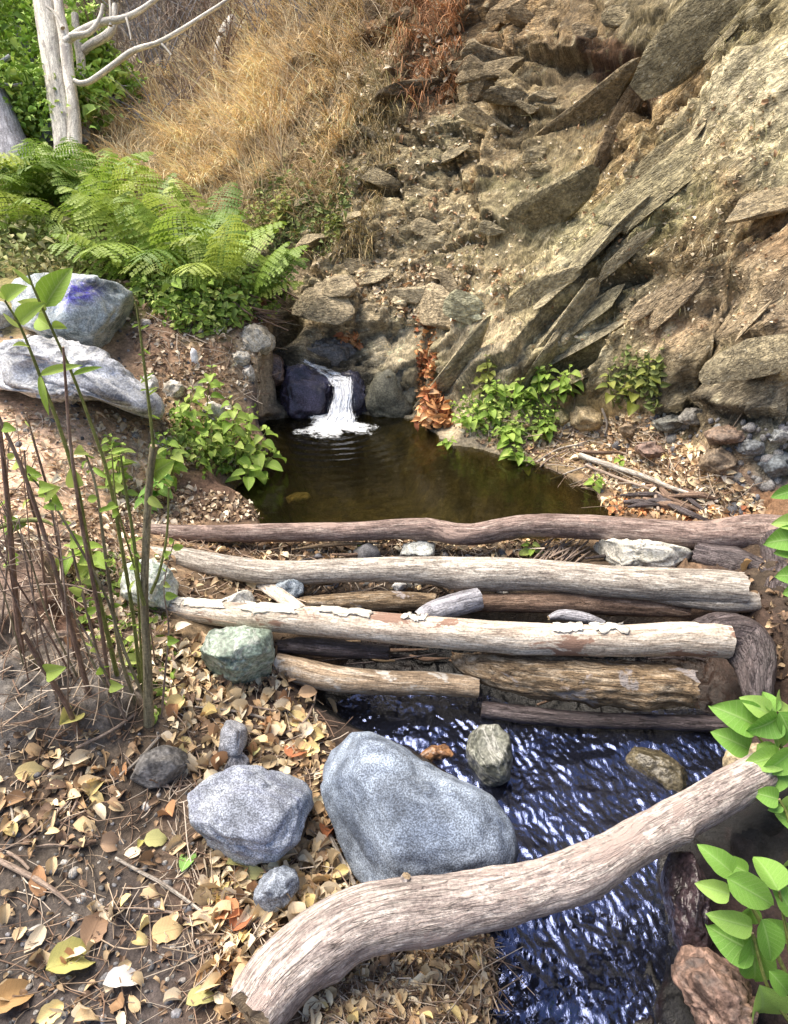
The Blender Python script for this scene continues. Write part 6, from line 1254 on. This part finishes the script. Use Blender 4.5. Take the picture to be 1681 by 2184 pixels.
# ------------------------------------------------------------------ fallen leaves
DRY = [mesh('leaf_blade', *(lambda a: (a[0], a[1], {'lf': a[2]}))(leaf(8, .55 + .07 * (i % 3), .1 + .08 * i, .25 + .16 * i, .5 * (i % 3 - 1), .22, .9, 60 + i, wide_at=.42))) for i in range(7)]
for m in DRY: m.materials.append(M_dry)
def ground_leaf(px, py, L_px, yaw, me, label, group=None, name='fallen_leaf', ws=1.0, tilt=.25, lift=.006, cat='leaf'):
    h = hit(px, py)
    if h is None: return
    p = np.array(h[0]); s = L_px * depth_of(p) / FPX; n = np.array(h[1]) + np.array([rnd.gauss(0, tilt), rnd.gauss(0, tilt), 0]); Rm = frame(n, yaw)
    o = link(name, me); o.matrix_world = mat4(Rm, p + Rm[:, 2] * lift - Rm[:, 1] * s * .5 + np.array([0, 0, .004]), (s * ws, s, s)); return tag(o, label, cat, group)
def own(me, mat): c = me.copy(); c.materials.clear(); c.materials.append(mat); return c
flat1, flat2 = own(DRY[0], M_orange), own(DRY[1], M_orange)
SP = [(634, 1610, 52, 1.2, flat1, 'round rust-red leaf lying between the flat stone and the large grey boulder', 1.7), (475, 1952, 80, 2.9, flat2, 'large orange oval leaf at the tip of the straight brown twig', 1.0), (520, 1962, 66, .9, own(DRY[2], M_orange), 'orange curled leaf overlapping the large orange oval leaf', .9), (704, 1775, 70, 1.4, own(DRY[2], M_orange), 'rust leaf wedged between the two big grey stones', .8), (540, 1600, 58, 1.6, own(DRY[3], M_yellowgreen), 'leaf half green half rust above the flat stone', .6),
      (404, 1830, 88, 1.5, own(LANCE[0], M_green1), 'fresh green ribbed leaf left of the tan leaf heap', 1.9), (268, 2098, 92, .45, own(DRY[1], M_whiteleaf), 'white pointed leaf shining on the dark soil at the bottom', .8), (165, 2050, 120, .6, own(DRY[1], M_yellowgreen), 'pale yellow-green pointed leaf left of the driftwood end', 1.0), (202, 1982, 76, 1.5, own(DRY[0], M_dry), 'rounded tan leaf just above the yellow-green pointed leaf', 1.3), (243, 1802, 50, .3, own(DRY[3], M_dry), 'bright yellow crumpled leaf alone on dark soil', 1.5),
      (335, 1795, 48, .2, own(DRY[0], M_yellowgreen), 'olive round leaf right of the bright yellow crumpled leaf', 1.3), (298, 1800, 56, 1.5, own(LANCE[0], M_yellowgreen), 'thin curved pale leaf between yellow and olive leaves', 1.2), (520, 1850, 70, 0.1, own(DRY[2], M_yellowgreen), 'yellow-green leaf under the flat stone', 1.0), (545, 1868, 56, .1, own(DRY[1], M_yellowgreen), 'lime leaf touching the small speckled stone', .8), (165, 1370, 52, 1.4, own(DRY[5], M_dry), 'curled yellow leaf hanging on the furrowed earth mound', .9), (155, 1530, 80, 1.1, own(DRY[2], M_yellowgreen), 'limp yellow-green leaf at the foot of the furrowed earth mound', .8),
      (345, 1352, 44, .9, own(DRY[1], M_dry), 'yellow leaf hanging right of the thickest stem', .7), (388, 1500, 36, 1.9, own(DRY[2], M_fresh), 'small bright green leaf by the twigs under the green rock', 1.0), (705, 1512, 42, .1, own(DRY[0], M_dry), 'yellow leaf on dark mud under the short log', 1.2), (700, 1345, 0, 0, None, '', 1), (435, 2140, 70, .5, own(DRY[1], M_yellowgreen), 'olive green oval leaf near the bottom edge beside the driftwood', 1.1),
      (360, 1990, 66, .3, own(DRY[0], M_dry), 'pale tan leaf crossed by the long bent twig', 1.3), (470, 2085, 84, .9, own(DRY[2], M_dry), 'large tan leaf at the end of the long bent twig', 1.2), (35, 2130, 110, .8, own(DRY[1], M_dry), 'large tan leaf at the bottom left corner', .9), (1590, 1215, 44, 2.6, own(DRY[3], M_dry), 'curled tan leaf caught on the split end of the grey log', .6), (870, 1873, 30, 1.2, own(DRY[2], M_dry), 'small tan leaf on the boulder foot against the driftwood log', .8)]
for a in SP:
    if a[4] is None: continue
    ground_leaf(a[0], a[1], a[2], a[3], a[4], a[5], None, 'fallen_leaf', a[6], .15, .014)
LAND_MARKS = [('upright grey stone', 498, 1580), ('rust-red round leaf', 634, 1610), ('flat stone top', 540, 1650), ('flat stone left corner', 400, 1700), ('thickest stem foot', 330, 1520), ('furrowed earth mound', 150, 1600), ('flat dark rock', 345, 1640), ('green round rock', 510, 1466), ('big boulder top', 740, 1560), ('small speckled stone', 590, 1900),
    ('green ribbed leaf', 404, 1830), ('yellow crumpled leaf', 243, 1802), ('thick grey stick', 75, 1882), ('rounded tan leaf', 202, 1982), ('yellow-green pointed leaf', 165, 2050), ('white pointed leaf', 268, 2098), ('orange oval leaf', 475, 1952), ('bent twig end', 487, 2117), ('driftwood broken end', 520, 2080), ('driftwood bend', 700, 1950), ('boulder foot', 720, 1840), ('bottom left corner leaf', 35, 2130), ('straight brown twig', 330, 1880),
    ('lower stream edge', 1040, 2080), ('driftwood underside middle', 900, 2030), ('bottom edge centre', 780, 2160), ('squarish rock', 1250, 890), ('bleached branch', 1380, 1010), ('cliff foot slates', 1540, 980), ('leaf-strewn bank top', 1340, 930), ('diagonal thin twig', 90, 1750), ('left picture edge', 0, 1680)]
_used = {}
def leaf_label(px, py, colour, L):
    k = min(LAND_MARKS, key=lambda m: math.hypot(m[1] - px, m[2] - py)); dx, dy = px - k[1], py - k[2]; dist = math.hypot(dx, dy)
    ang = math.degrees(math.atan2(-dy, dx)) % 360; way = ['right of', 'above and right of', 'above', 'above and left of', 'left of', 'below and left of', 'below', 'below and right of'][int((ang + 22.5) // 45) % 8]
    near = 'just' if dist < 45 else 'a little' if dist < 90 else 'well'
    return '%s %s dry leaf %s %s the %s' % ('small' if L < 40 else 'medium' if L < 56 else 'large', colour, near, way, k[0])
ZONES = [('dry leaves between the flat stone and the stems', [(360, 1480), (620, 1500), (690, 1580), (660, 1650), (480, 1640), (400, 1700), (350, 1620)], 62, (34, 62)),
         ('dry leaves between the big stones and the driftwood', [(660, 1740), (700, 1800), (760, 1880), (640, 1960), (560, 2060), (480, 2080), (400, 1960), (430, 1830), (560, 1850), (640, 1800)], 64, (40, 78)),
         ('dry leaves on the dark soil at lower left', [(0, 1600), (300, 1600), (380, 1720), (390, 2184), (0, 2184)], 56, (28, 66)),
         ('dry leaves in the straw below the driftwood log', [(660, 2150), (700, 2060), (860, 1990), (1040, 2010), (1040, 2184), (660, 2184)], 40, (30, 55)),
         ('dry leaves under the left ends of the logs', [(360, 1370), (440, 1350), (460, 1470), (380, 1500), (350, 1440)], 20, (26, 46)),
         ('dry leaves on the right bank', [(1290, 920), (1380, 920), (1500, 1010), (1560, 1060), (1400, 1050), (1260, 960)], 28, (16, 28))]
DCM = {(k, i): own(DRY[i], M_dcol[k]) for k in DCOL for i in range(7)}
_lab = {}
for grp, poly, n, (l0, l1) in ZONES:
    P = np.array(poly, float); lo, hi = P.min(0), P.max(0); k = 0
    while k < n:
        a, b = rnd.uniform(lo[0], hi[0]), rnd.uniform(lo[1], hi[1])
        if not in_poly(np.array([a]), np.array([b]), poly)[0]: continue
        L_ = rnd.uniform(l0, l1); c_ = rnd.choice(['tan', 'tan', 'tan', 'yellow', 'rust', 'pale', 'pale', 'pale', 'tan', 'brown']); lb = leaf_label(a, b, c_, L_)
        if lb in _lab and (_lab[lb] != grp or rnd.random() < .985): continue
        _lab[lb] = grp
        ground_leaf(a, b, L_, rnd.uniform(0, 6.28), DCM[(c_, rnd.randrange(7))], lb, grp, 'fallen_leaf', rnd.uniform(.7, 1.1), .45, .008 + .01 * rnd.random()); k += 1
LT = [(.62, .47, .27), (.72, .58, .36), (.45, .31, .17), (.34, .23, .14), (.76, .66, .47), (.5, .33, .18)]
BR = [(.2, .13, .08), (.3, .2, .12), (.14, .09, .06), (.38, .28, .17)]; PALE = [(.72, .6, .44), (.6, .47, .32), (.42, .3, .19), (.8, .7, .54)]
lit = []
for poly, n, s, cols, ti in [([(350, 1470), (640, 1480), (700, 1560), (780, 1880), (620, 2060), (520, 2184), (470, 2184), (450, 2000), (440, 1760), (400, 1640)], 900, .038, LT, .7), ([(0, 1560), (380, 1560), (420, 1800), (420, 2184), (0, 2184)], 300, .02, BR, .6), ([(0, 1560), (330, 1560), (250, 1720), (0, 1860)], 120, .04, BR + LT, .7), ([(640, 2184), (700, 2050), (860, 1980), (1040, 2000), (1050, 2184)], 700, .034, LT + BR, .8),
                             ([(-60, 880), (200, 860), (380, 940), (420, 1080), (300, 1180), (-60, 1200)], 1000, .034, PALE, .5), ([(280, 880), (420, 760), (520, 880), (500, 1000), (380, 1000)], 600, .03, PALE + BR, .6), ([(380, 1040), (540, 1060), (560, 1110), (340, 1120), (200, 1180), (250, 1250), (120, 1250), (150, 1120)], 900, .03, PALE + BR, .6),
                             ([(1200, 900), (1400, 880), (1560, 1010), (1640, 1090), (1400, 1100), (1250, 1020)], 2200, .034, PALE + LT, .6), ([(960, 900), (1240, 890), (1280, 1010), (1130, 980), (1000, 940)], 500, .03, BR + LT, .6), ([(1280, 1060), (1460, 1080), (1620, 1090), (1560, 1110), (1320, 1100)], 420, .034, OR + LT, .6),
                             ([(340, 1150), (1250, 1150), (1240, 1200), (340, 1200)], 600, .032, BR + BR + LT, .7), ([(380, 1230), (1000, 1235), (960, 1300), (560, 1300), (400, 1280)], 320, .032, BR + BR + LT[:2], .7), ([(350, 1360), (600, 1370), (620, 1480), (360, 1490)], 420, .036, LT + BR, .7), ([(100, 600), (560, 600), (560, 820), (320, 840), (280, 700)], 900, .035, PALE + BR, .6),  # first two mixes browner: shade between the logs put into leaf colour
                             ([(150, 1170), (360, 1180), (380, 1480), (330, 1540), (280, 1440), (170, 1330)], 620, .034, PALE + GREENS, .7), ([(1560, 1180), (1681, 1180), (1681, 1460), (1600, 1440)], 120, .03, BR, .6)]:
    pts = cast_scatter(poly, n); q = n // 3
    for i in range(3): lit.append(leaves_on(pts[i * q:(i + 1) * q], T_dry[i], s, cols, ti))
stuff('leaf_litter', lit, M_litter, 'dead leaves littering the soil on both banks and between the logs', 'dead leaves')
# thin twig litter
def twiglets(pts, L0, w0, cols):
    V = []; F = []; C = []
    for p, n in pts:
        L = L0 * math.exp(rng.normal() * .5); a = rng.uniform(0, 6.28); v = frame(n, a, (rng.normal() * .15, rng.normal() * .15)); w = w0 * rng.uniform(.5, 1.5); q = p + n * (.004 + .01 * rng.random()) - v[:, 1] * L / 2; k = len(V); c = [*(np.array(cols[rng.integers(len(cols))]) * rng.uniform(.6, 1.3)), 1]; side = rng.normal() * .25
        for i in range(4):
            for j in range(3): V.append(q + (v[:, 0] * math.cos(2.09 * j) + v[:, 2] * math.sin(2.09 * j)) * w); C.append(c)
            q = q + (v[:, 1] + v[:, 0] * side * (i - 1)) * L / 3
        for i in range(3):
            for j in range(3): F.append((k + i * 3 + j, k + i * 3 + (j + 1) % 3, k + (i + 1) * 3 + (j + 1) % 3, k + (i + 1) * 3 + j))
    return np.array(V), np.array(F), {'col': np.array(C), 'lf': np.tile((.5, .03, 0), (len(V), 1))}
tw = []
for poly, n, L, w in [([(0, 1560), (400, 1560), (420, 2184), (0, 2184)], 260, .08, .0012), ([(360, 1480), (700, 1500), (760, 1880), (520, 2184), (400, 2184)], 420, .09, .0014), ([(640, 2184), (700, 2050), (860, 1980), (1040, 2000), (1050, 2184)], 520, .10, .0013), ([(-50, 880), (380, 900), (420, 1100), (300, 1200), (-50, 1200)], 220, .12, .0018), ([(1000, 900), (1400, 880), (1600, 1060), (1300, 1090)], 380, .14, .002), ([(340, 1150), (1250, 1150), (1240, 1200), (340, 1200)], 220, .12, .002), ([(380, 1230), (1000, 1235), (960, 1300), (400, 1300)], 120, .1, .002), ([(280, 600), (600, 620), (560, 850), (320, 850)], 200, .14, .002), ([(0, 1150), (360, 1180), (340, 1540), (0, 1560)], 300, .12, .0015)]:
    tw.append(twiglets(cast_scatter(poly, n), L, w, [(.3, .22, .16), (.42, .33, .24), (.2, .13, .09), (.55, .47, .38)]))
stuff('twig_litter', tw, M_litter, 'fine twigs and straw strewn over the soil', 'twigs')
# pebbles
Vp_, Fp_ = ico(2); Vp_ = Vp_ * (1 + .25 * fbm(Vp_ * 1.6, 2, 5))[:, None]; pb = []; cols = [(.14, .14, .15), (.22, .21, .2), (.3, .29, .27), (.08, .08, .08)]
for poly, n, s in [([(0, 1560), (420, 1560), (420, 2184), (0, 2184)], 300, .0055), ([(400, 1900), (640, 2000), (560, 2184), (400, 2184)], 60, .006), ([(-50, 700), (560, 700), (520, 950), (-50, 950)], 200, .009), ([(1200, 880), (1681, 900), (1681, 1100), (1300, 1090)], 200, .014), ([(60, 1750), (420, 1780), (330, 2184), (60, 2184)], 14, .012), ([(640, 1160), (1240, 1160), (1200, 1300), (640, 1300)], 60, .02)]:
    M, C = [], []
    for p, n_ in cast_scatter(poly, n):
        k = s * math.exp(rng.normal() * .45); M.append(np.c_[frame(n_ + rng.normal(size=3) * .4, rng.uniform(0, 6.28)) * (k, k * rng.uniform(.6, 1), k * rng.uniform(.4, .8)), p]); C.append([*(np.array(cols[rng.integers(4)]) * rng.uniform(.7, 1.2)), 1])
    pb.append(spread((Vp_, Fp_, np.tile((.5, .03, 0), (len(Vp_), 1))), M, C))
V, F, A = join(pb); tag(link('pebbles', mesh('pebbles', V, F, A), m_stone('pebble_stone', 200, .5, .8, .4)), 'small pebbles scattered over the soil of both banks', 'pebbles', None, 'stuff')
# sticks jammed under and between the logs
db = empty('jammed_sticks', Vector(atz(900, 1400, -.1)), 'jumble of dark broken sticks wedged beneath and between the log bridge', 'sticks'); org = np.array(db.location)
for i in range(46):
    a, b = rnd.uniform(620, 1500), rnd.choice([1195, 1260, 1300, 1395, 1410, 1480]) + rnd.uniform(-12, 12); L_ = rnd.uniform(30, 110); an = rnd.gauss(0, .35)
    C, r = gpath([(a - math.cos(an) * L_, b - math.sin(an) * L_ * .5, rnd.uniform(2, 5)), (a + rnd.uniform(-8, 8), b + rnd.uniform(-6, 6), rnd.uniform(3, 8)), (a + math.cos(an) * L_, b + math.sin(an) * L_ * .5, rnd.uniform(1, 4))], .012 + .01 * (i % 4)); V, F, A = tube(C, [x * .6 for x in r], 14, 8, .001, .25, i, .004)
    link('stick', mesh('stick', V - org, F, A), [M_dark, M_brownlog, M_dark, M_rough][i % 4], db)
# the white scrap on the left bank
h = hit(415, 770); c = np.array(atd(415, 762, depth_of(h[0]) - .02)); V, F = ico(3); V = V * (.022, .015, .055) * (1 + .35 * fbm(V * 2, 3, 8))[:, None]
tag(link('paper_scrap', mesh('paper_scrap', V, F, {'col': np.full((len(V), 3), .8)}), m_stone('white_scrap', 60, .1, .8, .2), None, c), 'crumpled white scrap standing on the left bank above the nettles', 'litter')
# blue glow free lichen patch is colour of the rock itself; nothing more to build
